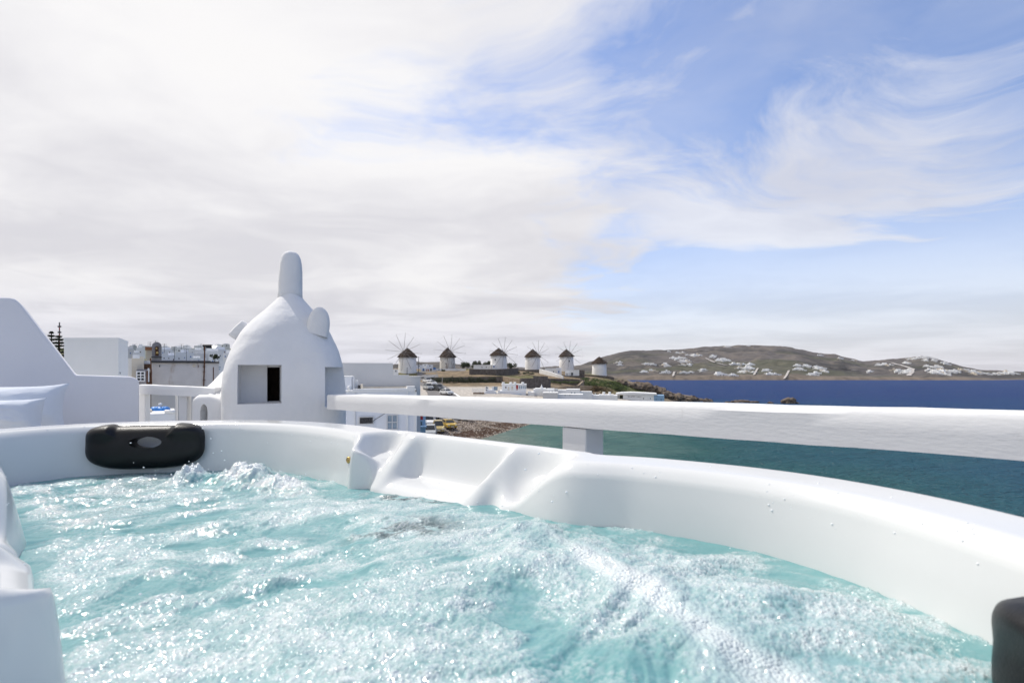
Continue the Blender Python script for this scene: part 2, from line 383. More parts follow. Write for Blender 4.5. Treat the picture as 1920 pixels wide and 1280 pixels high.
def terrain_material(name, bump=.35, bscale=1.2):
    m = bpy.data.materials.new(name); m.use_nodes = True; nt = m.node_tree; N = nt.nodes.new; L = nt.links.new
    b = nt.nodes['Principled BSDF']; b.inputs['Roughness'].default_value = .95; b.inputs['Specular IOR Level'].default_value = .1
    at = N('ShaderNodeAttribute'); at.attribute_name = 'tint'
    g = N('ShaderNodeNewGeometry')
    n = N('ShaderNodeTexNoise'); n.inputs['Scale'].default_value = bscale; n.inputs['Detail'].default_value = 8; n.inputs['Roughness'].default_value = .7; L(g.outputs['Position'], n.inputs['Vector'])
    r = N('ShaderNodeMapRange'); r.inputs[1].default_value = .3; r.inputs[2].default_value = .7; r.inputs[3].default_value = .55; r.inputs[4].default_value = 1.3; L(n.outputs[0], r.inputs[0])
    mx = N('ShaderNodeMix'); mx.data_type = 'RGBA'; mx.blend_type = 'MULTIPLY'; mx.inputs[0].default_value = 1
    L(at.outputs['Color'], mx.inputs[6]); L(r.outputs[0], mx.inputs[7]); L(mx.outputs[2], b.inputs['Base Color'])
    bp = N('ShaderNodeBump'); bp.inputs['Distance'].default_value = bump; L(n.outputs[0], bp.inputs['Height']); L(bp.outputs[0], b.inputs['Normal'])
    return m
def lerp3(a, b, t): return a*(1-t[..., None])+np.array(b)*t[..., None]
xs = np.linspace(-125, 95, 260); ys = np.linspace(44, 310, 300)
X, Y = np.meshgrid(xs, ys); Z = ground_np(X, Y)
rough = sst(25, 60, X)*sst(150, 180, Y)
Z = Z+(fbm(X*.11, Y*.11, 5, 3)-.5)*.7*sst(120, 165, Y)+(fbm(X*.22, Y*.22, 5, 9)-.5)*3.4*rough*sst(-2, 3, Z)
nz = fbm(X*.05, Y*.05, 5, 21); nf = fbm(X*.35, Y*.35, 4, 31)
tint = np.zeros(X.shape+(3,))+np.array((.27, .205, .135))                    # dry grass and earth
tint = lerp3(tint, (.19, .15, .10), sst(.45, .62, nf))
tint = lerp3(tint, (.12, .13, .045), sst(.52, .62, nz)*.6)
tint = lerp3(tint, (.50, .46, .41), (1-sst(150, 158, Y))*sst(108, 118, Y))       # the dusty flat
tint = lerp3(tint, (.24, .19, .145), rough)
tint = lerp3(tint, (.065, .085, .018), np.exp(-(((X-44)/9)**2+((Y-188)/16)**2))*1.0*sst(.3, .5, nf))
tint = lerp3(tint, (.33, .28, .23), (1-sst(106, 114, Y))*sst(-14, -9, X))       # pebble beach
tint = lerp3(tint, (.14, .075, .045), (1-sst(106, 114, Y))*np.exp(-((Z-.35)/.38)**2)*sst(.38, .52, nf)*sst(-14, -9, X))  # seaweed line
tint = lerp3(tint, (.25, .24, .23), (1-sst(106, 112, Y))*(1-sst(-14, -11, X)))
land = mesh_np('mill_hill', np.c_[X.ravel(), Y.ravel(), Z.ravel()], grid_faces(len(ys), len(xs)), terrain_material('mill_hill_ground', .25, 1.4), attrs={'tint': tint.reshape(-1, 3)})
tag(land, kind='structure')

# ------------------------------------------------------------------ the far shore across the bay
ridge_px = np.array([560,620,700,760,820,880,940,1000,1050,1090,1130,1180,1230,1300,1340,1400,1440,1500,1545,1565,1585,1600,1640,1680,1720,1760,1790,1830,1870,1920,2000,2200], float)
ridge_py = np.array([692,690,686,680,679,685,686,689,689,685,671,658,656.5,655,650,650,648,651.5,660,663,663,668,676,675,671,669,676,687,695,697,699,705], float)
D0, D1 = 604.0, 1020.0
nc, nr = 420, 110
cols = np.linspace(560, 2200, nc); rows = np.linspace(-.04, 1.5, nr)
PX, T = np.meshgrid(cols, rows)
shore_d = D0+14*(fbm(cols*.02, cols*0, 4, 5)-.5)+np.where(cols > 1860, 40*(cols-1860)/100, 0)
Dp = shore_d[None, :]+(D1-D0)*T
Xh = (PX-960)/F*(D0+(Dp-D0)*.92); Yh = Dp
rz = (HOR-np.interp(cols, ridge_px, ridge_py))/F*D1+H
prof = np.interp(T, [-.04, 0, .015, .05, .35, .65, .88, 1.0, 1.12, 1.5], [-.08, -.02, .07, .11, .40, .70, .94, 1.0, .92, .3])
Zh = prof*rz[None, :]
Zh = Zh+(fbm(Xh*.012, Yh*.012, 6, 13)-.5)*16*sst(.02, .3, T)*(1-sst(.8, 1.0, T)*.85)+(fbm(Xh*.06, Yh*.06, 5, 19)-.5)*4.5*sst(0, .05, T)
ter = np.abs(((Zh/4.2) % 1)-.5)
nz = fbm(Xh*.010, Yh*.010, 5, 41); nf = fbm(Xh*.05, Yh*.05, 5, 43); ng = fbm(Xh*.006, Yh*.02, 4, 47)
th = np.zeros(Xh.shape+(3,))+np.array((.112, .100, .092))
th = lerp3(th, (.060, .056, .050), sst(.42, .62, nz))
th = lerp3(th, (.17, .145, .12), sst(.54, .68, nf)*.7)
th = lerp3(th, (.088, .092, .050), sst(.50, .60, ng)*.6*(1-sst(.55, .8, T)))
th = lerp3(th, (.19, .155, .12), (1-sst(.03, .055, T)))
hill = mesh_np('far_hill', np.c_[Xh.ravel(), Yh.ravel(), Zh.ravel()], grid_faces(nr, nc), terrain_material('far_hill_scrub', 2.0, .09), attrs={'tint': th.reshape(-1, 3)})
tag(hill, kind='structure')
def hill_at(px, py):
    """point of the far hill seen at that pixel of the photograph"""
    c = min(max((px-560)/(2200-560)*(nc-1), 0), nc-1.001); i = int(c); f = c-i
    zc = Zh[:, i]*(1-f)+Zh[:, i+1]*f; dc = Yh[:, i]*(1-f)+Yh[:, i+1]*f; xc = Xh[:, i]*(1-f)+Xh[:, i+1]*f; row = HOR-(zc-H)/dc*F
    for r in range(3, nr-1):
        if row[r] <= py:
            g = (row[r-1]-py)/max(1e-6, row[r-1]-row[r]); g = min(max(g, 0), 1)
            return Vector((xc[r-1]*(1-g)+xc[r]*g, dc[r-1]*(1-g)+dc[r]*g, zc[r-1]*(1-g)+zc[r]*g))
    r = int(np.argmin(row)); return Vector((xc[r], dc[r], zc[r]))

# town slope behind the houses on the left
xs = np.linspace(-420, -6, 90); ys = np.linspace(8, 420, 80)
X, Y = np.meshgrid(xs, ys)
Z = 3.5+4*sst(8, 70, Y)+np.clip((Y-70)/330, 0, 1)*15+sst(-150, -230, X)*6*sst(200, 380, Y)+(fbm(X*.02, Y*.02, 4, 61)-.5)*2
Z = Z-40*sst(-.52, -.42, X/Y)
tt = np.zeros(X.shape+(3,))+np.array((.17, .16, .10)); tt = lerp3(tt, (.10, .13, .045), sst(.42, .6, fbm(X*.03, Y*.03, 4, 66)))
town = mesh_np('town_hill', np.c_[X.ravel(), Y.ravel(), Z.ravel()], grid_faces(80, 90), terrain_material('town_hill_ground', .4, .5), attrs={'tint': tt.reshape(-1, 3)})
tag(town, kind='structure')

# ------------------------------------------------------------------ terrace floor
fl = MB(); fl.slab([(-6, -3), (1.1, -3), (1.35, .55), (.6, 1.42), (-1.0, 3.15), (-1.2, 4.2), (-6, 4.2)], H-3.2, H-.98)
tag(fl.build('terrace_floor', M['tile'], smooth=False), kind='structure')

# ------------------------------------------------------------------ hot tub
ZR, ZWT = -.18, -.338        # rim and water level relative to the eye
FA, FB = Vector((-.43, 1.45)), Vector((.105, 1.010))
fd = (FB-FA).normalized(); fm = Vector((fd.y, -fd.x))      # inward
fm = Vector((-.643, -.766)) if fm.dot(Vector((-.643, -.766))) < 0 else fm
fmid = (FA+FB)/2
LA, LB = Vector((-.480, .480)), Vector((-.985, .995))        # left moulding, from its near end to its far end
ld = (LB-LA).normalized(); lmid = (LA+LB)/2; lm = Vector((ld.y, -ld.x))
if lm.dot(fmid-lmid) < 0: lm = -lm
def seg(a, b, n): return [a.lerp(b, i/(n-1)) for i in range(n)]
ctrl = [Vector(p) for p in ((.240,.962),(.398,.852),(.488,.722),(.525,.56),(.525,.40),(.48,.2),(.36,0),(.15,-.15),(-.15,-.2),(-.42,-.10),(-.57,.08),(-.61,.25),(-.56,.41))]
ctrl += seg(LA, LB, 5)
ctrl += [Vector(p) for p in ((-1.19,1.17),(-1.40,1.30),(-1.50,1.45),(-1.455,1.60),(-1.34,1.695),(-1.20,1.737),(-1.06,1.757),(-.92,1.762),(-.724,1.694),(-.55,1.575))]
ctrl += seg(FA, FB, 5)
def catmull(P, k):
    out = []; n = len(P)
    for i in range(n):
        p0, p1, p2, p3 = P[i-1], P[i], P[(i+1) % n], P[(i+2) % n]
        for j in range(k):
            t = j/k
            out.append(.5*((2*p1)+(-p0+p2)*t+(2*p0-5*p1+4*p2-p3)*t*t+(-p0+3*p1-3*p2+p3)*t**3))
    return out
dense = catmull(ctrl, 40)
pl = np.array([[p.x, p.y] for p in dense]); sl = np.r_[0, np.cumsum(np.hypot(*np.diff(np.r_[pl, pl[:1]], axis=0).T))]
NR = 1100
tt_ = np.linspace(0, sl[-1], NR, endpoint=False)
ring = np.c_[np.interp(tt_, sl, np.r_[pl[:, 0], pl[0, 0]]), np.interp(tt_, sl, np.r_[pl[:, 1], pl[0, 1]])]
for _ in range(6): ring = (np.roll(ring, 1, 0)+2*ring+np.roll(ring, -1, 0))/4
tang = np.roll(ring, -2, 0)-np.roll(ring, 2, 0); tang /= np.linalg.norm(tang, axis=1)[:, None]
inw = np.c_[tang[:, 1], -tang[:, 0]]
cen = ring.mean(0)
if np.mean(np.sum((cen-ring)*inw, 1)) < 0: inw = -inw
for _ in range(8): inw = (np.roll(inw, 1, 0)+2*inw+np.roll(inw, -1, 0))/4
inw /= np.linalg.norm(inw, axis=1)[:, None]
# rows across the profile: w > 0 inside the tub, w < 0 out over the rim
wall_rows = [(.12, -.95), (.11, -.80), (.085, -.62), (.055, -.46), (.034, -.36), (.022, -.30), (.012, -.25), (.006, -.225), (.002, -.210)]
top_w = np.r_[np.linspace(.0, -.030, 10), np.linspace(-.036, -.118, 22), np.linspace(-.122, -.140, 8)]
def rim_z(w):
    a = np.clip((w+.030)/.030, 0, 1); b = np.clip((-w-.112)/.028, 0, 1)
    return ZR-.022*a**2.2-.030*b**2.4
out_rows = [(-.143, -.235), (-.144, -.30), (-.144, -.60), (-.140, -.97)]
def feat(s, w):
    """moulded spillway: lowered ledge, two arms and a dish on either side; returns dz"""
    G = .16*sst(-.40, -.33, s)+.84*sst(-.302, -.262, s); G = G*(1-sst(.165, .36, s))
    E = sst(-.085, .004, w)
    env = -.112*G*E                                                     # arms fall towards the water
    sb = -.205-.70*(w+.06)
    A = sst(-.028, .028, s-sb)*(1-sst(.070, .120, s+.30*(w+.02)))
    B = sst(-.100, -.052, w)
    spill = -(.112+.10*np.clip(w+.04, 0, .06))*A*B
    dz = np.minimum(env, spill)
    r1 = np.sqrt(((s+.318)/.070)**2+((w+.050)/.054)**2); dz = dz-.058*(1-sst(.35, 1.0, r1))
    r2 = np.sqrt(((s-.225)/.105)**2+((w+.056)/.052)**2); dz = dz-.056*(1-sst(.35, 1.0, r2))
    dz = dz-.026*np.exp(-((s+.292)/.018)**2)*sst(-.05, 0, w)-.022*np.exp(-((s-.150)/.020)**2)*sst(-.05, 0, w)
    return dz
def tub_rings():
    rows_xy = []; rows_z = []
    relA = ring-np.array(fmid); sA = relA @ np.array(fd); wA = relA @ np.array(fm)
    relB = ring-np.array(lmid); sB = -(relB @ np.array(ld)); wB = relB @ np.array(lm)
    onA = (np.abs(wA) < .06) & (np.abs(sA) < .46); onB = (np.abs(wB) < .06) & (np.abs(sB) < .46)
    S = np.where(onA, sA, np.where(onB, -sB, 9.0)); on = onA | onB
    S = np.where(onB, -sB*1.0, S)
    env = np.where(on, sst(.46, .40, np.abs(S)), 0)
    push = np.where(on, .034*np.exp(-((S+.335)/.024)**2)+.030*sst(-.285, -.255, S)*(1-sst(.105, .140, S))+.018*np.exp(-((S-.178)/.024)**2), 0)   # how far the front edge leans in
    wide = np.where(on, .035*sst(.44, .30, np.abs(S)), 0)
    ztop = np.zeros((len(top_w), NR)); W2 = np.zeros_like(ztop)
    for i, w in enumerate(top_w):
        ws = np.full(NR, w)
        ztop[i] = rim_z(ws)+np.where(on, feat(S, ws)*env, 0)
        W2[i] = ws+push*np.clip((ws+.06)/.06, 0, 1)-wide*np.clip(-ws/.14, 0, 1)
    for _ in range(5):
        ztop = (np.roll(ztop, 1, 1)+2*ztop+np.roll(ztop, -1, 1))/4; W2 = (np.roll(W2, 1, 1)+2*W2+np.roll(W2, -1, 1))/4; push = (np.roll(push, 1)+2*push+np.roll(push, -1))/4
    for _ in range(2): ztop[1:-1] = (ztop[:-2]+2*ztop[1:-1]+ztop[2:])/4
    zf = ztop[0]
    for w, z in wall_rows:
        f = (z+.95)/(-.210+.95)
        rows_z.append(-.95+f*(zf-.008+.95)); rows_xy.append(ring+inw*(w+push*np.clip((z+.46)/.25, 0, 1))[:, None])
    for i in range(len(top_w)):
        rows_z.append(ztop[i]); rows_xy.append(ring+inw*W2[i][:, None])
    for w, z in out_rows:
        rows_z.append(np.full(NR, z)); rows_xy.append(ring+inw*(w-wide)[:, None])
    return np.array(rows_xy), np.array(rows_z)
RX, RZ = tub_rings()
nrow = RX.shape[0]
V = np.concatenate([np.c_[RX[i], RZ[i]+H] for i in range(nrow)])
k = np.arange(NR); Fq = np.concatenate([np.c_[i*NR+k, i*NR+(k+1) % NR, (i+1)*NR+(k+1) % NR, (i+1)*NR+k] for i in range(nrow-1)])
tub = thing('hot_tub', 'white moulded acrylic hot tub full of foaming water in the foreground', 'hot tub', (-.45, .85, H-.98))
def to_tub(o): o.parent = tub; o.matrix_parent_inverse = Matrix.Translation(-Vector(tub.location)); return o
shell = to_tub(mesh_np('shell', V, Fq, M['acrylic']))
flo = MB(); flo.slab([(float(x), float(y)) for x, y in (ring+inw*.10)[::12]][::1], H-.97, H-.93); to_tub(flo.build('tub_floor', M['acrylic']))

def headrest(width=.345, height=.150, depth=.060):
    nu, nv = 56, 30; vs = []
    us = np.linspace(-1, 1, nu); vv = np.linspace(-1, 1, nv)
    U, Vv = np.meshgrid(us, vv)
    rr = np.maximum(np.abs(U), np.abs(Vv)); an = np.arctan2(Vv, U); ex = np.where(Vv < 0, 3.0, 4.6)
    ca, sa = np.cos(an), np.sin(an); q = (np.abs(ca)**ex+np.abs(sa)**ex)**(-1/ex)
    x = rr*q*ca; z = rr*q*sa
    topsag = -.10*(1-sst(.42, .60, np.abs(U)))*sst(.2, 1.0, Vv)
    z = z+topsag
    edge = np.clip(1-np.maximum(np.abs(U), np.abs(Vv))**5, 0, 1)**.5
    sh = sst(.44, .60, np.abs(U))*sst(.1, .9, Vv)*.42
    t = edge*(.62+sh+.12*(1-Vv**2))
    Xf = x*width/2; Zf = z*height/2
    front = np.c_[Xf.ravel(), (-depth*t).ravel(), Zf.ravel()]; back = np.c_[Xf.ravel(), (depth*.25*edge).ravel(), Zf.ravel()]
    V = np.r_[front, back]; f = grid_faces(nv, nu); n = nu*nv
    Fq = np.r_[f, f[:, ::-1]+n]
    bd = np.r_[np.arange(nu), np.arange(1, nv)*nu+nu-1, (nv-1)*nu+np.arange(nu-2, -1, -1), np.arange(nv-2, 0, -1)*nu]
    side = np.c_[bd, bd+n, np.roll(bd, -1)+n, np.roll(bd, -1)]
    return V, np.r_[Fq, side]
def cut(o, cutters):
    """boolean difference, applied; the cutters are thrown away"""
    for c in cutters:
        md = o.modifiers.new('cut', 'BOOLEAN'); md.operation = 'DIFFERENCE'; md.object = c; md.solver = 'EXACT'
    bpy.context.view_layer.update()
    ev = o.evaluated_get(bpy.context.evaluated_depsgraph_get()); me = bpy.data.meshes.new_from_object(ev)
    o.modifiers.clear(); o.data = me
    for c in cutters: bpy.data.objects.remove(c, do_unlink=True)
    return o
V, Fq = headrest()
hr = mesh_np('headrest', V, Fq, M['vinyl'])
ec = MB(); ec.lathe([(1, -1), (1, 1)], 40); e_o = ec.build('cutter', M['vinyl'])
e_o.scale = (.047, .0185, .2); e_o.rotation_euler = (math.radians(90), 0, 0); e_o.location = (.012, 0, .012)
cut(hr, [e_o]); auto_smooth(hr, 50)
hr.location = (-1.205, 1.690, H-.247); hr.rotation_euler = (math.radians(-5), 0, math.radians(13)); to_tub(hr)
hr2 = hr.copy(); COL.objects.link(hr2); hr2.location = (.482, .318, H-.268); hr2.rotation_euler = (math.radians(-5), 0, math.radians(-86)); to_tub(hr2)
jt = MB(); jt.lathe([(.009, 0), (.0095, .004), (.007, .006), (.004, .005)], 18)
jp = fmid+fd*(-.385)+fm*.010
jn = jt.build('jet_nozzle', M['brass'], smooth=True); jn.location = (jp.x, jp.y, H-.255)
jn.rotation_euler = Vector((fm.x, fm.y, .1)).to_track_quat('Z', 'Y').to_euler(); to_tub(jn)

# ------------------------------------------------------------------ the water in the tub
def water_material():
    m = bpy.data.materials.new('tub_water'); m.use_nodes = True; nt = m.node_tree; N = nt.nodes.new; L = nt.links.new
    b = nt.nodes['Principled BSDF']; b.inputs['IOR'].default_value = 1.33
    at = N('ShaderNodeAttribute'); at.attribute_name = 'foam'
    ri = N('ShaderNodeMapRange'); L(at.outputs['Fac'], ri.inputs[0]); ri.inputs[1].default_value = .02; ri.inputs[2].default_value = .3; ri.inputs[3].default_value = 1.36; ri.inputs[4].default_value = 1.70; L(ri.outputs[0], b.inputs['IOR'])
    g = N('ShaderNodeNewGeometry')
    n = N('ShaderNodeTexNoise'); n.inputs['Scale'].default_value = 9; n.inputs['Detail'].default_value = 5; L(g.outputs['Position'], n.inputs['Vector'])
    cw = N('ShaderNodeMix'); cw.data_type = 'RGBA'; L(n.outputs[0], cw.inputs[0]); cw.inputs[6].default_value = (.075, .235, .250, 1); cw.inputs[7].default_value = (.185, .375, .385, 1)
    mx = N('ShaderNodeMix'); mx.data_type = 'RGBA'; L(at.outputs['Fac'], mx.inputs[0]); L(cw.outputs[2], mx.inputs[6]); mx.inputs[7].default_value = (.74, .78, .79, 1)
    ad = N('ShaderNodeAttribute'); ad.attribute_name = 'dark_patch'; m2 = N('ShaderNodeMix'); m2.data_type = 'RGBA'; L(ad.outputs['Fac'], m2.inputs[0]); L(mx.outputs[2], m2.inputs[6]); m2.inputs[7].default_value = (.035, .06, .07, 1); L(m2.outputs[2], b.inputs['Base Color'])
    r = N('ShaderNodeMapRange'); L(at.outputs['Fac'], r.inputs[0]); r.inputs[3].default_value = .05; r.inputs[4].default_value = .10; L(r.outputs[0], b.inputs['Roughness'])
    v = N('ShaderNodeTexVoronoi'); v.inputs['Scale'].default_value = 260; L(g.outputs['Position'], v.inputs['Vector'])
    mu = N('ShaderNodeMath'); mu.operation = 'MULTIPLY'; L(v.outputs['Distance'], mu.inputs[0]); L(at.outputs['Fac'], mu.inputs[1])
    bp = N('ShaderNodeBump'); bp.invert = True; bp.inputs['Distance'].default_value = .003; L(mu.outputs[0], bp.inputs['Height']); L(bp.outputs[0], b.inputs['Normal'])
    return m
def build_water():
    ks = np.linspace(-.86, .66, 1150); y = [-.30]
    while y[-1] < 1.86: y.append(y[-1]+(.012 if y[-1] < .42 else .0019+.0024*max(0, y[-1]-.5)))
    ys = np.array(y); K, Y = np.meshgrid(ks, ys); X = -.10+K*(Y+.75)-.10*np.clip(Y-.6, 0, 2)
    xs = ks
    # flow: streaks comb away from the jets
    wx = X+.125*(fbm(X*3.4, Y*3.4, 3, 101)-.5)*2; wy = Y+.125*(fbm(X*3.4, Y*3.4, 3, 107)-.5)*2
    a = math.radians(24); U = wx*math.cos(a)+wy*math.sin(a); Vd = -wx*math.sin(a)+wy*math.cos(a)
    big = fbm(U*3.2, Vd*5.5, 4, 111); mid = fbm(U*8, Vd*16, 5, 121); rid = 1-np.abs(fbm(U*9, Vd*17, 4, 131)*2-1)*2
    fine = fbm(X*60, Y*60, 3, 141)
    z = .034*(big-.5)+.016*(mid-.5)+.004*rid+.0012*(fine-.5)+.044*sst(-.85, .25, X)
    strk = fbm(U*6.0, Vd*12.5, 6, 151, .60); foam = sst(.41, .64, .62*strk+.38*mid+.08*(rid-.3)+.10*(big-.5))
    boil = np.zeros_like(X)
    for bx, by, br, bh in ((-.955, 1.52, .050, .060), (-.80, 1.535, .075, .062), (-.68, 1.47, .05, .030), (-.62, 1.44, .05, .022), (.05, .80, .10, .018), (-.15, .66, .14, .020), (.20, .66, .16, .022), (.02, .95, .05, .018), (-.5, 1.2, .12, .014)):
        d = np.hypot(X-bx, Y-by)/br; boil = np.maximum(boil, np.exp(-d**2)); z = z+bh*np.exp(-d**2)*(.30+.9*fbm(X*16, Y*16, 3, 161)+.5*np.abs(fbm(X*45, Y*45, 3, 163)-.5)*2*(by > 1.3))
    foam = np.maximum(foam, sst(.18, .7, boil)*(.55+.45*fine))
    pc = .05+(.95-Y)*.40; pw = .022+.10*np.clip(.95-Y, 0, .6); plume = np.exp(-((X-pc+.05*(mid-.5))/pw)**2)*sst(1.0, .86, Y)*(.35+.65*fbm((X-pc)*26, Y*7, 4, 191))
    plume = np.maximum(plume, .8*np.exp(-((X-.33+.3*(.6-Y))/.16)**2)*sst(.74, .58, Y)*fbm(X*9, Y*9, 4, 193))
    foam = np.clip(foam, 0, 1)
    # distance from the wall: calmer, clear water at the edge
    from_wall = np.full(X.shape, 9.0, np.float32)
    rw = ring+inw*.02
    inside = np.zeros(X.shape, bool); n = len(rw[::5]); R5 = rw[::5]
    for i in range(n):
        x1, y1 = R5[i]; x2, y2 = R5[(i+1) % n]
        if y1 != y2:
            c = ((y1 > Y) != (y2 > Y)) & (X < (x2-x1)*(Y-y1)/(y2-y1)+x1); inside ^= c
    for p in rw[::8]: from_wall = np.minimum(from_wall, np.hypot(X-p[0], Y-p[1]))
    sd = np.where(inside, from_wall, -from_wall)
    calm = sst(.0, .10, sd)
    foam = foam*sst(.0, 1.0, (sd+.05*(mid-.5))/np.interp(X, [-1.0, .2], [.085, .030])); z = .044*sst(-.85, .25, X)+(z-.044*sst(-.85, .25, X))*(.25+.75*calm)
    # bubbles: three sizes of little domes riding on the foam
    def domes(sc, seed, h, keep):
        d, r = worley(X*sc, Y*sc, seed); ok = (r < keep)
        return np.where(ok, np.sqrt(np.clip(1-(d/.52)**2, 0, 1)), 0)*h*(.40+.55*r)
    bub = np.maximum(domes(235, 5, .0028, .98), domes(150, 8, .0044, .60)); bub = np.maximum(bub, domes(88, 12, .0070, .16))
    cover = np.clip(sst(.05, .6, foam)+(.18+.55*sst(.40, .62, fbm(X*13, Y*17, 4, 171)))*sst(.01, .07, sd), 0, 1)
    cover = cover*(1-.75*sst(.25, .7, plume)); z = z+bub*cover+.006*plume
    foamc = np.clip(foam*.38+.42*cover*sst(.0004, .0026, bub), 0, 1)*(.50+.50*sst(.32, .68, fbm(X*22, Y*30, 4, 181)))
    foamc = np.maximum(foamc, .85*sst(.15, .75, plume)); foamc = np.maximum(foamc, .95*sst(.25, .8, boil)*(Y > 1.3))
    dark_patch = np.exp(-(((X+.20)/.085)**2+((Y-.985)/.050)**2))+.8*np.exp(-(((X+.25)/.10)**2+((Y-1.245+.6*(X+.25))/.03)**2)); dark_patch = np.clip(1.7*dark_patch*sst(.42, .58, fbm(X*26, Y*34, 4, 201)), 0, .92)*(1-.5*sst(.2, .6, foamc))  # broken dark tint put into the water colour near the ledge
    Zw = H+ZWT+z
    f = grid_faces(len(ys), len(xs)); keep = (sd.ravel()[f] > -.045).all(1)
    f = f[keep]; used, inv = np.unique(f, return_inverse=True)
    V = np.c_[X.ravel(), Y.ravel(), Zw.ravel()][used]
    o = mesh_np('tub_water', V, inv.reshape(f.shape), water_material(), attrs={'foam': foamc.ravel()[used], 'dark_patch': dark_patch.ravel()[used]})
    tag(o, kind='structure')
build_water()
# drops thrown up by the jets
def droplets():
    r = np.random.RandomState(4); bm = bmesh.new(); mt = mat('water_drops', (.85, .88, .9), .05, .6)
    spots = []
    for _ in range(150):
        cx, cy_, s, h0 = ((-.93, 1.50, .10, .05), (-.80, 1.53, .11, .06), (-.62, 1.43, .10, .03), (-.1, .9, .35, .03))[r.randint(4)]
        spots.append((cx+r.randn()*s*.6, cy_-abs(r.randn())*s*.5, H+ZWT+.02+abs(r.randn())*h0*.55, .0008+.0016*r.rand()))
    for (px, py, d) in ((1035,940,.96),(1062,922,1.0),(1010,850,1.02),(245,830,1.5),(395,822,1.5),(380,803,1.5),(415,845,1.5),(985,880,1.0)):
        p = W(px, py, d); spots.append((p.x, p.y, p.z, .0022))
    okr = [i for i in range(NR) if ring[i, 1] > .55]
    for _ in range(420):
        i = okr[r.randint(len(okr))]; j = r.randint(6, 16) if r.rand() < .8 else r.randint(16, 36); f = r.rand()
        a = RX[j, i]*(1-f)+RX[j+1, i]*f; z0 = RZ[j, i]*(1-f)+RZ[j+1, i]*f
        if z0 < ZWT+.03: continue
        spots.append((a[0], a[1], H+z0, .0005+.0013*r.rand()**3))
    for x, y, z, q in spots:
        bmesh.ops.create_icosphere(bm, subdivisions=1, radius=q, matrix=Matrix.Translation((x, y, z)) @ Matrix.Diagonal((1.3, 1, .8, 1)))
    me = bpy.data.meshes.new('water_drops'); bm.to_mesh(me); bm.free(); me.materials.append(mt)
    me.polygons.foreach_set('use_smooth', [True]*len(me.polygons))
    o = bpy.data.objects.new('water_drops', me); COL.objects.link(o); tag(o, 'small drops of water thrown up by the tub jets', 'water drops', kind='stuff')
droplets()
# ------------------------------------------------------------------ terrace railing beside the tub
def beam(name, a, b, h, w, m, parent, n=24, wob=.0011, bev=.006):
    """timber from a to b (points on its top near edge), h high, w wide to the far side, slightly uneven"""
    a = Vector(a); b = Vector(b); d = (b-a); L = d.length; dx = d.normalized(); side = Vector((0, 0, 1)).cross(dx).normalized()
    if side.y < 0: side = -side
    up = Vector((0, 0, 1)); r = random.Random(5); vs = []; fs = []
    prof = [(0, -h), (0, -h*.5), (0, -bev*1.5), (bev, 0), (w*.5, .001), (w-bev, 0), (w, -bev), (w, -h)]
    k = len(prof)
    for i in range(n+1):
        p = a+d*(i/n)
        for (s, z) in prof:
            vs.append(p+side*(s+r.uniform(-wob, wob))+up*(z+r.uniform(-wob, wob)))
    for i in range(n):
        for j in range(k): fs.append((i*k+j, (i+1)*k+j, (i+1)*k+(j+1) % k, i*k+(j+1) % k))
    fs += [tuple(range(k)), tuple(n*k+j for j in range(k-1, -1, -1))]
    mb = MB(); mb.add(vs, fs); o = mb.build(name, m, parent); auto_smooth(o, 35)
    bm = bmesh.new(); bm.from_mesh(o.data); bmesh.ops.recalc_face_normals(bm, faces=bm.faces); bm.to_mesh(o.data); bm.free()
    return o
lam = .80
def railpt(px, face_px, top_py):
    d = .1025*lam*F/face_px; return W(px, top_py, d)
ra = railpt(613, 26.8, 740); rb = railpt(1920, 84, 779)
rdir = (rb-ra)
rail = thing('terrace_railing', 'heavy white painted timber handrail on a square post beside the hot tub', 'railing', (0, 0, 0))
rb2 = ra+rdir*1.25
beam('handrail', ra, rb2, .1025*lam, .185, M['paintwood'], rail, n=40)
hd = Vector((rdir.x, rdir.y, 0)).normalized(); hn = Vector((-hd.y, hd.x, 0));  hn = hn if hn.y > 0 else -hn
def post(c, w, z0, z1, parent, name='post'):
    mb = MB(); c = Vector((c.x, c.y, 0)); q = [c, c+hd*w, c+hd*w+hn*w, c+hn*w]
    mb.slab([(p.x, p.y) for p in q], z0, z1); return mb.build(name, M['paintwood'], parent, bevel=.004)
def on_rail(px):       # where the rail's near face is crossed at that column
    k = (px-960)/F; t = (k*ra.y-ra.x)/(rdir.x-k*rdir.y); return ra+rdir*t
pp = on_rail(1052)
post(pp+hn*.006, .098, H-.98, pp.z-.1025*lam-.002, rail)
pq = on_rail(2300) if False else ra+rdir*1.18
post(pq+hn*.006, .098, H-.98, pq.z-.1025*lam-.002, rail)

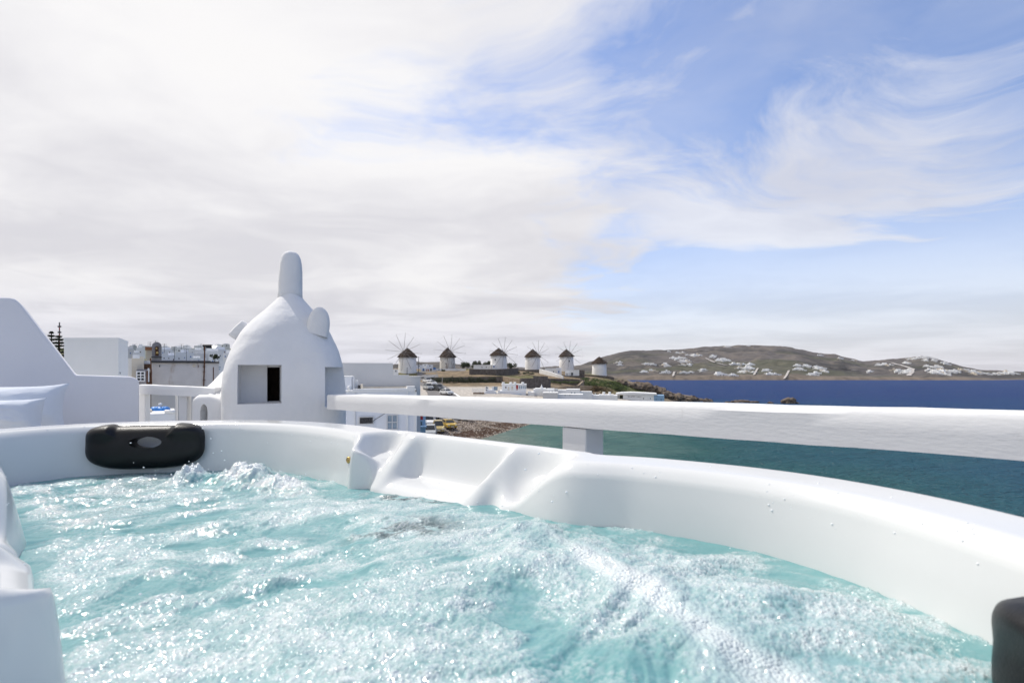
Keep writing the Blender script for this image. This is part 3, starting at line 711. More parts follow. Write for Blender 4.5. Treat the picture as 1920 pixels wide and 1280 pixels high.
# ------------------------------------------------------------------ domed plaster chimney
DD = 3.25
dome = thing('plaster_chimney', 'hand-plastered white domed chimney with a finger-like spire and square openings', 'chimney', W(532, HOR, DD) - Vector((0, 0, .98)))
rows = [(985,415,650),(800,415,650),(740,415,650),(700,415,648.5),(680,418,647),(660,424,643),(645,430,637),(630,438,629),(618,448,621),(606,461,612),(596,474,604),(586,488,595),(576,501,586),(566,513,576),(557,522,568),(551,527,563),(546,534,557)]
def dome_body():
    pys = np.array([r[0] for r in rows], float); Ls = np.array([r[1] for r in rows], float); Rs = np.array([r[2] for r in rows], float)
    z = (HOR-pys)/F*DD; o = np.argsort(z); z, Ls, Rs = z[o], Ls[o], Rs[o]
    zz = np.r_[np.linspace(z[0], -.30, 8)[:-1], np.linspace(-.30, z[-1], 60)]
    c = (np.interp(zz, z, (Ls+Rs)/2)+np.interp(zz, [-.1, .3, .45], [6, 5, 0])-960)/F*DD; h = np.interp(zz, z, (Rs-Ls)/2)/F*DD
    for _ in range(2): h[8:-1] = (h[7:-2]+2*h[8:-1]+h[9:])/4; c[8:-1] = (c[7:-2]+2*c[8:-1]+c[9:])/4
    base = dome.location; n = 96; rot = math.radians(22)
    V = []
    for i, (zi, ci, hi) in enumerate(zip(zz, c, h)):
        ex = np.interp(zi, [-.1, .12, .42], [4.8, 3.2, 2.0])
        t = np.linspace(0, 2*np.pi, n, endpoint=False)
        ct, st = np.cos(t), np.sin(t); r = (np.abs(ct)**ex+np.abs(st)**ex)**(-1/ex)
        kk = np.interp(zi, [-.1, .05, .20, .42], [.87, .850, .825, .87])                 # the turned square is wider across than its half side
        x = hi*kk*r*ct; y = hi*kk*r*st
        j = np.array([mnoise.noise((math.cos(a)*1.7, math.sin(a)*1.7, zi*3.2)) for a in t])*.010+np.array([mnoise.noise((math.cos(a)*5+9, math.sin(a)*5, zi*9)) for a in t])*.0035
        x = x*(1+j); y = y*(1+j)
        V.append(np.c_[x*math.cos(rot)-y*math.sin(rot)+ci-base.x, x*math.sin(rot)+y*math.cos(rot), np.full(n, zi+H-base.z)])
    m = len(V); V = np.concatenate(V); k = np.arange(n)
    Fs = [tuple(x) for i in range(m-1) for x in np.c_[i*n+k, i*n+(k+1) % n, (i+1)*n+(k+1) % n, (i+1)*n+k]]
    Fs += [tuple(range((m-1)*n, m*n)), tuple(range(n-1, -1, -1))]
    mb = MB(); mb.add(V.tolist(), Fs)
    return mb.build('dome', M['plaster'], dome, smooth=True)
body = dome_body()
fn = Vector((.375, -.927, 0)); fr = Vector((.927, .375, 0))      # the face turned to the tub: outward and rightward
def cutter(px0, px1, py0, py1, dface, depth, out=.25):
    """box cut into the face: opening seen between those pixels at distance dface"""
    c = W((px0+px1)/2, (py0+py1)/2, dface); w = (px1-px0)/F*dface/ (fr.x+abs(c.x/c.y)*.0+.05); h = (py1-py0)/F*dface
    mb = MB(); b = []
    for s in (-1, 1):
        for o_, in ((-depth,), (out,)):
            for zz in (-1, 1): b.append(c+fr*(s*w/2)+fn*o_+Vector((0, 0, zz*h/2)))
    # order: s-,d-,z- ; s-,d-,z+ ; s-,out,z- ; s-,out,z+ ; s+...
    mb.add(b, [(0,1,3,2),(4,6,7,5),(0,2,6,4),(1,5,7,3),(0,4,5,1),(2,3,7,6)])
    o = mb.build('cutter', M['plaster']); o.location = (0, 0, 0)
    bm = bmesh.new(); bm.from_mesh(o.data); bmesh.ops.recalc_face_normals(bm, faces=bm.faces); bm.to_mesh(o.data); bm.free()
    return o
body.parent = None; body.location = dome.location
bpy.context.view_layer.update()
dface = 2.93
cut(body, [cutter(452, 524, 684, 756, dface, .13), cutter(499, 521, 688, 755, dface, .30), cutter(612, 672, 688, 762, 3.07, .17, .5)])
body.parent = dome; body.location = (0, 0, 0)
auto_smooth(body, 32)
def dpart(mb, name, m, smooth=True, bevel=0):
    o = mb.build(name, m, None, smooth=smooth, bevel=bevel, seg=3); o.parent = dome; o.matrix_parent_inverse = Matrix.Translation(-Vector(dome.location)); return o
# dark plates set behind the slot so the hollow reads black
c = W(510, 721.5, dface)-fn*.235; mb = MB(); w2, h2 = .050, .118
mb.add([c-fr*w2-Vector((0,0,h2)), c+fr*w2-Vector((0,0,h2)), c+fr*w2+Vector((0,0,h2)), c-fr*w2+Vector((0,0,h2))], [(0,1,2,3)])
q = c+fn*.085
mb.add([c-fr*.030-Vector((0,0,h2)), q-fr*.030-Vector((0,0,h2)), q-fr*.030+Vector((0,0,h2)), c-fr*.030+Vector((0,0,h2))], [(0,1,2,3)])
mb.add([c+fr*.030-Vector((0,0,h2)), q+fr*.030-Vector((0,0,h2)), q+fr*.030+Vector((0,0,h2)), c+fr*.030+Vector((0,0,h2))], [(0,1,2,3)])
dpart(mb, 'slot_lining', M['slot_dark'], False)
# spire: flattened rounded finger
def blob_loft(sections, n=28, ex=2.4):
    mb = MB(); V = []
    for (c, hx, hy, ax, ay) in sections:
        for i in range(n):
            t = 2*math.pi*i/n; ct, st = math.cos(t), math.sin(t); r = (abs(ct)**ex+abs(st)**ex)**(-1/ex)
            V.append(Vector(c)+Vector(ax)*(hx*r*ct)+Vector(ay)*(hy*r*st))
    m = len(sections); fs = [(i*n+j, i*n+(j+1) % n, (i+1)*n+(j+1) % n, (i+1)*n+j) for i in range(m-1) for j in range(n)]
    fs += [tuple(range((m-1)*n, m*n)), tuple(range(n-1, -1, -1))]
    mb.add(V, fs); return mb
sec = []
for py, l, r in ((562,522,566),(548,523,565.5),(530,523.5,565.5),(510,525,565.5),(495,526,564.5),(485,528,562.5),(478,531,559.5),(474,535,556),(471.5,540,551)):
    h = (r-l)/2/F*DD; sec.append((W((l+r)/2, py, DD), h, h*.78, fr, -fn))
dpart(blob_loft(sec), 'spire', M['plaster'])
# ears: thick rounded fins standing on the slopes
def fin(c, along, up, thick, a, h, name, box=.8, root=.10):
    along = Vector(along).normalized(); up = Vector(up).normalized(); nn = along.cross(up).normalized()
    mb = MB(); V = []; n = 20; L = 7
    for j in range(L):
        f = -1+2*j/(L-1); sc = math.sqrt(max(0, 1-abs(f)**3*.55)); 
        for i in range(n):
            t = math.pi*i/(n-1); V.append(Vector(c)+along*(math.cos(t)*a*sc)+up*((math.sin(t)**box)*h*sc)+nn*(f*thick/2))
        V.append(Vector(c)+along*(-a*sc)-up*root+nn*(f*thick/2)); V.append(Vector(c)+along*(a*sc)-up*root+nn*(f*thick/2))
    k = n+2; fs = [(j*k+i, j*k+(i+1) % k, (j+1)*k+(i+1) % k, (j+1)*k+i) for j in range(L-1) for i in range(k)]
    fs += [tuple(range(k-1, -1, -1)), tuple((L-1)*k+i for i in range(k))]
    mb.add(V, fs); o = dpart(mb, name, M['plaster'])
    bm = bmesh.new(); bm.from_mesh(o.data); bmesh.ops.recalc_face_normals(bm, faces=bm.faces); bm.to_mesh(o.data); bm.free(); auto_smooth(o, 50)
cE = W(596, 617, 3.12)
fin(cE, fr*.9+Vector((0,0,-.25)), Vector((.16, .02, .97)), .075, .066, .135, 'ear', .8, .035)
cL = W(446, 617, 3.18)
fin(cL, fr*.66+Vector((0, 0, .76)), -fr*.78+Vector((0, 0, .60)), .065, .062, .022, 'ear', .30)
cB = W(548, 580, 3.62)
fin(cB, fr, Vector((.05, .5, .8)), .06, .07, .11, 'ear')
# low vaulted shoulder to the left, with an arched hole in its end
sh0 = W(386, HOR, 3.05)
vp = [(W(362, 752, 3.05), W(362, 900, 3.05)), ]
mb = MB()
front = [(360.5,1000),(360.5,752),(364,746),(372,743),(392,743),(404,747),(412,752),(416,752),(416,1000)]
back = [(368,1000),(368,742),(372,736),(382,730),(398,716),(412,700),(424,688),(436,680),(436,1000)]
vs_ = [W(a, b, 3.02) for a, b in front]+[W(a, b, 3.40) for a, b in back]; n = len(front)
mb.add(vs_, [tuple(range(n)), tuple(range(2*n-1, n-1, -1))]+[((i+1) % n, i, n+i, n+(i+1) % n) for i in range(n)])
so = mb.build('shoulder', M['plaster'], None)
bm = bmesh.new(); bm.from_mesh(so.data); bmesh.ops.recalc_face_normals(bm, faces=bm.faces)
bmesh.ops.bevel(bm, geom=[e for e in bm.edges if e.calc_face_angle(0) > .35], offset=.018, segments=3, profile=.5, affect='EDGES'); bm.to_mesh(so.data); bm.free()
ar = MB(); arch = [(367,1000),(367,770),(368.5,763),(371,759),(374,757.5),(377,759),(379.5,763),(381,770),(381,1000)]
vs_ = [W(a, b, 3.0)+Vector((0, -.08, 0)) for a, b in arch]+[W(a, b, 3.0)+Vector((0.03, .14, 0)) for a, b in arch]; n = len(arch)
ar.add(vs_, [tuple(range(n)), tuple(range(2*n-1, n-1, -1))]+[((i+1) % n, i, n+i, n+(i+1) % n) for i in range(n)])
ao = ar.build('cutter', M['plaster']); bm = bmesh.new(); bm.from_mesh(ao.data); bmesh.ops.recalc_face_normals(bm, faces=bm.faces); bm.to_mesh(ao.data); bm.free()
bpy.context.view_layer.update(); cut(so, [ao]); auto_smooth(so, 40)
so.parent = dome; so.matrix_parent_inverse = Matrix.Translation(-Vector(dome.location))

# ------------------------------------------------------------------ stepped lounge wall on the left, with its cushions
DW = 3.0
wl = MB()
poly = [(-150,1010),(-150,556),(0,557),(18,557.5),(27,560),(34,565),(42,574),(141,703),(200,704.5),(246,706),(256,709),(261,715),(262,1010)]
wd = Vector((.78, .626)).normalized(); wR = Vector(((262-960)/F*DW, DW))
def wall_pt(px, py):
    k = (px-960)/F; t = (k*wR.y-wR.x)/(wd.x-k*wd.y); q = wR+wd*t; return t, H-(py-HOR)/F*q.y
wl.prism([wall_pt(a, b) for a, b in poly], 0, .24)
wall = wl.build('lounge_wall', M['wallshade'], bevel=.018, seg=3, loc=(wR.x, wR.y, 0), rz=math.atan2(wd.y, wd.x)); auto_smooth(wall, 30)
tag(wall, 'tall white stepped wall with a sloping shoulder behind the cushions', 'wall')
def pillow(px0, px1, py0, py1, d, thick, name, label, tilt, rz=0.0):
    c = W((px0+px1)/2, (py0+py1)/2, d); w = (px1-px0)/F*d; h = (py1-py0)/F*d
    n = 44; u = np.linspace(-1, 1, n); U, Vv = np.meshgrid(u, u)
    pin = 1-.16*(1-np.abs(U)**2.5)*np.abs(Vv)**3; pin2 = 1-.11*(1-np.abs(Vv)**2.5)*np.abs(U)**3
    x = U*w/2*pin2; z = Vv*h/2*pin
    t = ((1-np.abs(U)**2.2)*(1-np.abs(Vv)**2.2)).clip(0)**.62*thick/2
    wr = (fbm(U*2.2+5, Vv*2.2+3, 4, 7)-.5)*.030*(1-np.abs(U)**6)*(1-np.abs(Vv)**6)
    fr_ = np.c_[x.ravel(), (-t-wr).ravel(), z.ravel()]; bk = np.c_[x.ravel(), t.ravel(), z.ravel()]
    V = np.r_[fr_, bk]; f = grid_faces(n, n); o = mesh_np(name, V, np.r_[f, f[:, ::-1]+n*n], M['fabric'])
    o.location = c; o.rotation_euler = (math.radians(tilt), 0, rz)
    tag(o, label, 'cushion'); return o
pillow(-60, 104, 718, 816, 2.42, .27, 'cushion', 'large pale cushion leaning against the stepped white wall', -10, math.radians(32))
pillow(-60, 66, 746, 820, 2.20, .24, 'cushion', 'smaller pale cushion in front of the large one, at the left edge', -14, math.radians(26))
sb = MB(); p0 = W(-300, 800, 2.2); p1 = W(95, 800, 2.2); sb.slab([(-2.9, 2.0), (-2.35, 1.75), (-2.02, 2.55), (-2.38, 2.72), (-2.9, 2.3)], H-.98, H-.42)
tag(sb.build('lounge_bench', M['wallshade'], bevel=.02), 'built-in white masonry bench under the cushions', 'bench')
# short railing between the wall and the chimney
rl = thing('gap_railing', 'short white timber railing between the stepped wall and the domed chimney', 'railing', (0, 0, 0))
a_ = W(256, 721, 3.25); b_ = W(402, 727, 3.10)
beam('handrail', a_, b_, .058, .085, M['paintwood'], rl, n=12, wob=.0012, bev=.004)
def vpost(px0, px1, d, ztop, parent, name='post', m=None):
    x0 = (px0-960)/F*d; x1 = (px1-960)/F*d; mb = MB(); mb.box(x0, x1, d, d+(x1-x0), H-.98, ztop); return mb.build(name, m or M['paintwood'], parent, bevel=.004)
vpost(257, 272, 3.275, a_.z-.060, rl); vpost(335, 350, 3.20, a_.z-.0645, rl); vpost(327.5, 331.5, 3.30, a_.z-.070, rl, 'baluster')
# ------------------------------------------------------------------ small builders for the town
class Bld:
    """a building turned to face the terrace: boxes and windows given by the pixels they fill at its own distance"""
    def __init__(s, name, label, cat, px, d, zb, group=None):
        s.d = d; s.zb = zb; s.px = px; x = (px-960)/F*d; th = math.atan2(x, d); s.c = math.cos(th)
        s.o = thing(name, label, cat, (x, d, zb), -th, group); s.L = Vector((x, d, zb))
    def P(s, px, py, y=0.0):
        dd = s.d+y*s.c; return Vector(((px-s.px)/F*dd*s.c, y, H-(py-HOR)/F*dd-s.zb))
    def _b(s, px0, px1, py0, py1, y0, y1):
        a = s.P(px0, py0, y0); b = s.P(px1, py0, y0); z0 = 0 if py1 is None else s.P(px0, py1, y0).z
        return a.x, b.x, y0, y1, z0, a.z
    def box(s, name, px0, px1, py0, py1, m, y0=0.0, y1=4.0, bevel=0, parent=None):
        mb = MB(); mb.box(*s._b(px0, px1, py0, py1, y0, y1)); return mb.build(name, M[m], parent or s.o, bevel=bevel)
    def win(s, px0, px1, py0, py1, m='window', y=0.0, frame=None, bars=0, cols=1, rows=1, t=.05, name='window'):
        x0, x1, _, _, z0, z1 = s._b(px0, px1, py0, py1, y, y)
        mb = MB(); mb.box(x0, x1, y-.02, y+.03, z0, z1); o = mb.build(name, M[m], s.o)
        if frame:
            fb = MB(); f = t
            fb.box(x0-f, x1+f, y-.07, y-.005, z1, z1+f); fb.box(x0-f, x1+f, y-.09, y-.005, z0-f, z0)
            fb.box(x0-f, x0, y-.07, y-.005, z0, z1); fb.box(x1, x1+f, y-.07, y-.005, z0, z1)
            for i in range(1, cols): xx = x0+(x1-x0)*i/cols; fb.box(xx-f*.4, xx+f*.4, y-.06, y-.022, z0, z1)
            for i in range(1, rows): zz = z0+(z1-z0)*i/rows; fb.box(x0, x1, y-.055, y-.022, zz-f*.4, zz+f*.4)
            fb.build('frame', M[frame], o)
        for i in range(bars):
            xx = x0+(x1-x0)*(i+.5)/bars; bb = MB(); bb.tube((xx, y-.10, z0), (xx, y-.10, z1), .018, n=6); bb.build('bar', M['iron'], o)
        return o
    def tube(s, name, pts, r, m, n=6, parent=None):
        mb = MB(); mb.path([s.P(a, b, c) for a, b, c in pts], r, n); return mb.build(name, M[m], parent or s.o)
def leaf_cloud(blobs, n, size, seed, flat=.6):
    """leaf-sized faces spread through a set of ellipsoids (centre, radii)"""
    r = random.Random(seed); mb = MB(); V = []; Fc = []
    vol = [b[1][0]*b[1][1]*b[1][2] for b in blobs]; tot = sum(vol)
    for (c, rad), v in zip(blobs, vol):
        for _ in range(max(6, int(n*v/tot))):
            while True:
                q = Vector((r.uniform(-1, 1), r.uniform(-1, 1), r.uniform(-1, 1)))
                if .25 < q.length < 1: break
            q = q*(1.0 if r.random() < .6 else q.length**-.25)
            p = Vector(c)+Vector((q.x*rad[0], q.y*rad[1], q.z*rad[2]))
            a = Vector((r.uniform(-1, 1), r.uniform(-1, 1), r.uniform(-1, 1))).normalized(); b = a.orthogonal().normalized()
            s = size*r.uniform(.6, 1.4); k = len(V); V += [p-a*s, p-b*s*flat, p+a*s, p+b*s*flat]; Fc.append((k, k+1, k+2, k+3))
    mb.add(V, Fc); return mb
def bush(name, label, cat, px, py, d, w, h, m, n=900, size=.16, seed=1, group=None, trunk=True, blobs=7):
    base = W(px, py, d); base.z = max(ground(base.x, base.y)-.1, base.z-.3) if d > 100 else base.z
    t = thing(name, label, cat, base, 0, group); r = random.Random(seed); bl = []
    for i in range(blobs):
        bl.append(((r.uniform(-w*.36, w*.36), r.uniform(-w*.2, w*.2), h*r.uniform(.38, .75)), (w*r.uniform(.16, .26), w*.2, h*r.uniform(.2, .33))))
    leaf_cloud(bl, n, size, seed).build('crown', m, t)
    if trunk:
        mb = MB()
        for i in range(3): mb.tube((r.uniform(-.1, .1)*w*.4, 0, -.1), (r.uniform(-.5, .5)*w*.5, r.uniform(-.2, .2), h*.6), .05*h*.5, .02*h*.5, 6)
        mb.build('trunk', M['bark'], t)
    return t

# ------------------------------------------------------------------ left: the neighbouring roofs
t = thing('rooftop_room', 'plain pale grey box-shaped rooftop room rising behind the stepped wall', 'building', (-8.3, 10.4, H-4))
L0 = Vector((-8.3, 10.4, H-4)); a, b, c_ = W(120, 633, 10), W(222, 634.5, 10.0), W(240, 640, 11.2); e = c_+(a-b)
mb = MB(); mb.slab([(p.x-L0.x, p.y-L0.y) for p in (a, b, c_, e)], 0, a.z-L0.z-.06); mb.build('wall', M['house'], t)
cx = (a.x+b.x+c_.x+e.x)/4-L0.x; cy_ = (a.y+b.y+c_.y+e.y)/4-L0.y
mb = MB(); mb.slab([((p.x-L0.x-cx)*1.012+cx, (p.y-L0.y-cy_)*1.012+cy_) for p in (a, b, c_, e)], a.z-L0.z-.06, a.z-L0.z); mb.build('coping', M['house'], t)
mb = MB(); q = W(228, 699, 10.35)-L0; mb.tube(q+Vector((-.10, -.2, 0)), q+Vector((.12, -.2, 0)), .018); mb.build('pipe', M['iron'], t)

def norfolk(px, top, bot, d, label, seed, w):
    base = W(px, bot, d); h = (bot-top)/F*d; t = thing('norfolk_pine', label, 'tree', base, 0, 'pines behind the stepped wall'); r = random.Random(seed)
    mb = MB(); mb.tube((0, 0, -4), (0, 0, h), .13, .03, 8); mb.build('trunk', M['bark'], t)
    V = MB(); n = 0; z = h
    tiers = 7
    for i in range(tiers):
        z = h*(1-(i+.4)/tiers); R = w*(.18+.82*(i/tiers)**.8)*r.uniform(.85, 1.15)
        for k in range(6):
            an = k*2*math.pi/6+r.uniform(-.25, .25)+i; l = R*r.uniform(.7, 1.1); dr = Vector((math.cos(an), math.sin(an), 0))
            V.tube((0, 0, z), dr*l+Vector((0, 0, z+.18*l)), .03, .012, 5)
            for q in range(20):
                f = r.uniform(.30, 1.0); p = dr*(l*f)+Vector((0, 0, z+.18*l*f))+Vector((r.uniform(-1, 1), r.uniform(-1, 1), r.uniform(-.2, .4)))*.07*w
                aa = Vector((r.uniform(-1, 1), r.uniform(-1, 1), r.uniform(0, 1))).normalized()*.12; bb = aa.orthogonal().normalized()*.025
                V.add([p-aa, p-bb, p+aa, p+bb], [(0, 1, 2, 3)])
    V.build('crown', M['leaf_dark'], t); return t
norfolk(96.5, 621, 668, 40, 'slender dark pine peeping over the sloping shoulder of the white wall', 3, .55)
norfolk(110, 629, 672, 38, 'fuller dark pine beside the pale rooftop room', 8, .95)
ms = thing('antenna_mast', 'thin red and dark mast rising beside the pines', 'mast', W(111.5, 668, 46))
for i in range(9):
    mb = MB(); z0 = i*.34; mb.tube((0, 0, z0), (0, 0, z0+.34), .045, n=6); mb.build('mast_section', M['red'] if i % 2 else M['iron'], ms)
for z in (2.1, 2.62): MB().box(-.12, .12, -.06, .06, z, z+.12).build('antenna', M['iron'], ms)

cr = Bld('cream_house', 'narrow cream plastered house with a six-pane window left of the weathered wall', 'house', 258, 20, H-4)
cr.box('wall', 247, 270, 668, None, 'cream', 0, 3); cr.box('side_wall', 240, 247, 672, None, 'house', .3, 3)
cr.box('chimney', 248.5, 262, 665, 672, 'house', -.03, .5)
cr.box('annex', 256, 276, 692, None, 'stonegrey', -.35, -.01)
cr.win(257.5, 270, 697.5, 713, 'window', -.35, 'house', cols=2, rows=3, t=.04)
cr.box('parapet', 268, 283, 676, 682, 'house', .5, 3.0)
cr.box('lean_to_roof', 269.5, 282.5, 682, 692, 'brown', .2, 1.8)
cr.box('eave', 268, 280.5, 692, 694.5, 'house', -.2, .19)
cr.tube('drainpipe', [(278.5, 690, -.3), (278.5, 716, -.3)], .028, 'house')
cr.tube('drainpipe', [(283, 676, .1), (284.5, 700, .1), (282, 722, .1)], .022, 'rust')
cr.tube('drainpipe', [(276.2, 695, -.5), (276.0, 720, -.5)], .03, 'rust')
cr.box('dark_passage', 275, 284, 697, None, 'brown', .7, .9)

we = Bld('weathered_building', 'long low building with a stained grey wall, dark roof edge and rusty pipe', 'building', 348, 24, H-4.5)
we.box('wall', 285.5, 412, 680, 724, 'weathered', 0, 5)
we.box('lower_wall', 262, 430, 724, None, 'house_grey', .03, 5)
we.box('roof_edge', 283.5, 413, 677.2, 680.2, 'iron', -.12, 5.1)
we.box('roof_slab', 284, 396, 675.6, 677.0, 'stonegrey', .1, 4.8)
we.tube('drainpipe', [(384.5, 649, -.1), (383.6, 690, -.1), (382.4, 724, -.1)], .032, 'rust')
for py in (686.5, 696, 712): we.box('pipe_bracket', 380.8, 385.6, py, py+1.4, 'rust', -.17, -.005)
mb = MB(); mb.tube((0, -.03, 0), (0, .01, 0), .075, n=20); pt = mb.build('plaster_patch', M['cream'], we.o); pt.location = we.P(364, 685)
we.box('rust_streak', 400.4, 402.4, 688, 716, 'rust', -.012, .01)
we.box('wall_hook', 299.6, 301.2, 684.5, 688, 'iron', -.03, .01); we.box('wall_hook', 371.5, 372.6, 684.5, 689, 'rust', -.03, .01)
we.box('white_bay', 410, 424, 676, 724, 'house', .12, 4.9)
we.win(412, 415.6, 687, 689, 'blueglass', .12); we.win(412.3, 415, 691, 693, 'blueglass', .12)
we.tube('corner_cable', [(284.2, 672, -.14), (285.2, 700, -.14), (286.2, 724, -.14)], .03, 'rust')

bg = Bld('bell_gable', 'small grey stone arched bell gable standing on the roofs', 'bell gable', 293.5, 30, H-1.5)
def arch_poly(b, px0, px1, py0, py1, k=10):
    x0 = b.P(px0, py0).x; x1 = b.P(px1, py0).x; zt = b.P(px0, py0).z; zb = 0 if py1 is None else b.P(px0, py1).z
    r = (x1-x0)/2; cxx = (x0+x1)/2; return [(x1, zb)]+[(cxx+r*math.cos(math.pi*i/k), zt-r+r*math.sin(math.pi*i/k)*1.0) for i in range(k+1)]+[(x0, zb)]
mb = MB(); mb.prism([(x, z) for x, z in arch_poly(bg, 285, 303, 641, None)][::-1], 0, .35); o = mb.build('gable_wall', M['stonegrey'], bg.o)
mb = MB(); mb.prism([(x, z) for x, z in arch_poly(bg, 291, 297.5, 649, 667)][::-1], -.03, .05); mb.build('arched_opening', M['brown'], bg.o)
mb = MB(); mb.lathe([(.075, 0), (.06, .05), (.045, .11), (.01, .14)], 12); be = mb.build('bell', M['brass'], bg.o, smooth=True); be.location = bg.P(295, 663, -.1)
mb = MB(); mb.lathe([(.05, 0), (.04, .04), (.03, .08), (.008, .1)], 12); be = mb.build('bell', M['brass'], bg.o, smooth=True); be.location = bg.P(293.5, 654.5, -.1)
bg.box('ledge', 283.5, 304, 668.5, 670, 'iron', -.12, .0)
tcx = Bld('tiled_chimney', 'stubby chimney with a terracotta cap left of the bell gable', 'chimney', 279, 30.5, H-1.5)
tcx.box('stack', 274, 285, 656, None, 'cream', .1, .5); tcx.box('cap', 272, 286, 650, 656, 'terracotta', 0, .6); tcx.box('top_slab', 271.5, 286.5, 648.3, 650, 'house', -.03, .63)

# white houses of the town climbing away behind
def town_house(px, py, w, h, d, m, label, seed):
    r = random.Random(seed); zb = H-(py+h-HOR)/F*d-2.5
    b = Bld('town_house', label, 'house', px, d, zb, 'white houses of the town on the left')
    b.box('wall', px-w/2, px+w/2, py, None, m, 0, w/F*d*.8)
    if w > 12: b.box('roof_room', px-w*r.uniform(.1, .35), px+w*r.uniform(.1, .35), py-h*r.uniform(.25, .4), py, m, .8, w/F*d*.6)
    nw = max(1, int(w/9))
    for i in range(nw):
        xx = px-w/2+w*(i+.5)/nw+r.uniform(-1, 1); ww = r.uniform(1.3, 2.1); hh = r.uniform(1.8, 3.0); yy = py+h*r.uniform(.3, .55)
        b.win(xx-ww/2, xx+ww/2, yy, yy+hh, r.choice(['window', 'window', 'blue', 'brown']))
    return b
TH = [(245,654,16,14,60,'house_grey'),(263,652,15,22,55,'house'),(256,661,14,14,45,'house'),(312,655,26,12,75,'house_blue'),(322,666,36,14,50,'house_blue'),(347,661,34,16,58,'house_blue'),(336,651,30,10,95,'house'),
      (370,656,30,12,80,'house'),(374,663,34,14,62,'house_grey'),(398,658,38,14,66,'house'),(412,655,30,12,90,'house_blue'),(372,671,30,10,40,'house'),(404,669,24,12,42,'house'),(352,653,26,8,120,'house'),(384,651,28,8,130,'house'),
      (408,650,24,8,150,'house'),(330,650,18,6,150,'house_grey'),(310,650,16,6,140,'house'),(266,648,14,6,130,'house'),(250,648,14,6,140,'house_grey'),(395,647,16,5,210,'house'),(412,646,18,4.5,230,'house'),(424,645,14,4,240,'house_grey'),(372,648,16,4.5,200,'house'),(350,648,14,4,210,'house'),(428,662,20,16,70,'house'),(690,690,20,6,90,'house'),(742,692,10,6,130,'house')]
desc = {'house': 'white', 'house_grey': 'grey-white', 'house_blue': 'bluish white'}
ORD = ['', 'first', 'second', 'third', 'fourth', 'fifth', 'sixth', 'seventh', 'eighth', 'ninth', 'tenth', 'eleventh', 'twelfth', 'thirteenth', 'fourteenth', 'fifteenth', 'sixteenth', 'seventeenth', 'eighteenth', 'nineteenth', 'twentieth']
def ordinal(n): return ORD[n] if n <= 20 else ('twenty-' if n < 30 else 'thirty-')+ORD[n % 10] if n < 40 and n % 10 else {30: 'thirtieth', 40: 'fortieth'}.get(n, f'{n}th')
TH.sort(); cnt = {}
for i, (px, py, w, h, d, m) in enumerate(TH):
    band = 'nearest the weathered wall' if d < 63 else ('halfway up the crowded slope' if d < 125 else 'small and far off on the skyline')
    cnt[(m, band)] = cnt.get((m, band), 0)+1
    town_house(px, py, w, h, d, m, f'{desc[m]} flat-roofed town house {band}, {ordinal(cnt[(m, band)])} from the left', i)
for i, (px, p0, p1, d) in enumerate(((253,655,645,80),(281.5,650,641,60),(292,646,638,90),(308,655,644,70),(327,668,650,50),(340,655,645,90),(349.5,672,654,50),(377,652,644,120))):
    o = thing('tv_aerial', 'thin television aerial on the town roofs, '+ordinal(i+1)+' from the left', 'aerial', W(px, p0+6, d), 0, 'aerials on the town roofs')
    h = (p0+6-p1)/F*d; mb = MB(); mb.tube((0, 0, 0), (0, 0, h), .018*d/50, n=5); mb.build('pole', M['iron'], o)
    mb = MB()
    for k in range(3): mb.box(-.30*d/60, .30*d/60, -.012, .012, h-.05-k*.17*d/60, h-.025-k*.17*d/60)
    mb.build('rods', M['iron'], o)
bush('shrub', 'dark potted shrub on the roof right of the weathered wall', 'shrub', 402, 676, 38, .55, .52, M['leaf'], 350, .05, 5)
tr = MB(); 
bl = thing('flat_roof_canopy', 'dark solar water heater on the town skyline left of the chimney', 'water heater', W(389, 652, 70))
mb = MB(); mb.tube((-.6, 0, .3), (.5, 0, .3), .17, n=12); mb.build('tank', M['iron'], bl); mb = MB(); mb.add([(-.2, -.3, -.05), (1.2, -.3, -.05), (1.2, .3, .32), (-.2, .3, .32)], [(0, 1, 2, 3)]); mb.build('panel', M['window'], bl)
mb = MB(); mb.tube((-.5, 0, -.5), (-.5, 0, .2), .04); mb.tube((.4, 0, -.5), (.4, 0, .2), .04); mb.build('leg', M['iron'], bl)

# unseen white roofs added below the terrace to bounce sun onto the facades
for nm, lab, poly, zt in (('bounce_roof', 'broad unseen whitewashed roof added just below the terrace to bounce light', [(-5.2, 4.6), (-1.6, 4.6), (-1.9, 12.0), (-6.0, 12.0)], H-3.3), ('bounce_roof', 'unseen whitewashed roof added in front of the stepped house to bounce light', [(-6.2, 12.6), (-2.0, 12.6), (-3.2, 21.0), (-8.4, 21.0)], H-4.2),
                          ('bounce_roof', 'unseen whitewashed roof added below the rooftop room to bounce light', [(-11.5, 5.0), (-5.5, 5.0), (-6.3, 9.3), (-11.5, 9.3)], H-3.0), ('bounce_roof', 'unseen whitewashed roof added in front of the weathered building to bounce light', [(-16, 12.6), (-6.8, 12.6), (-9.0, 19.0), (-16, 19.0)], H-3.8)):
    o = MB().slab(poly, 1.0, zt).build(nm, M['house']); tag(o, lab, 'roof')
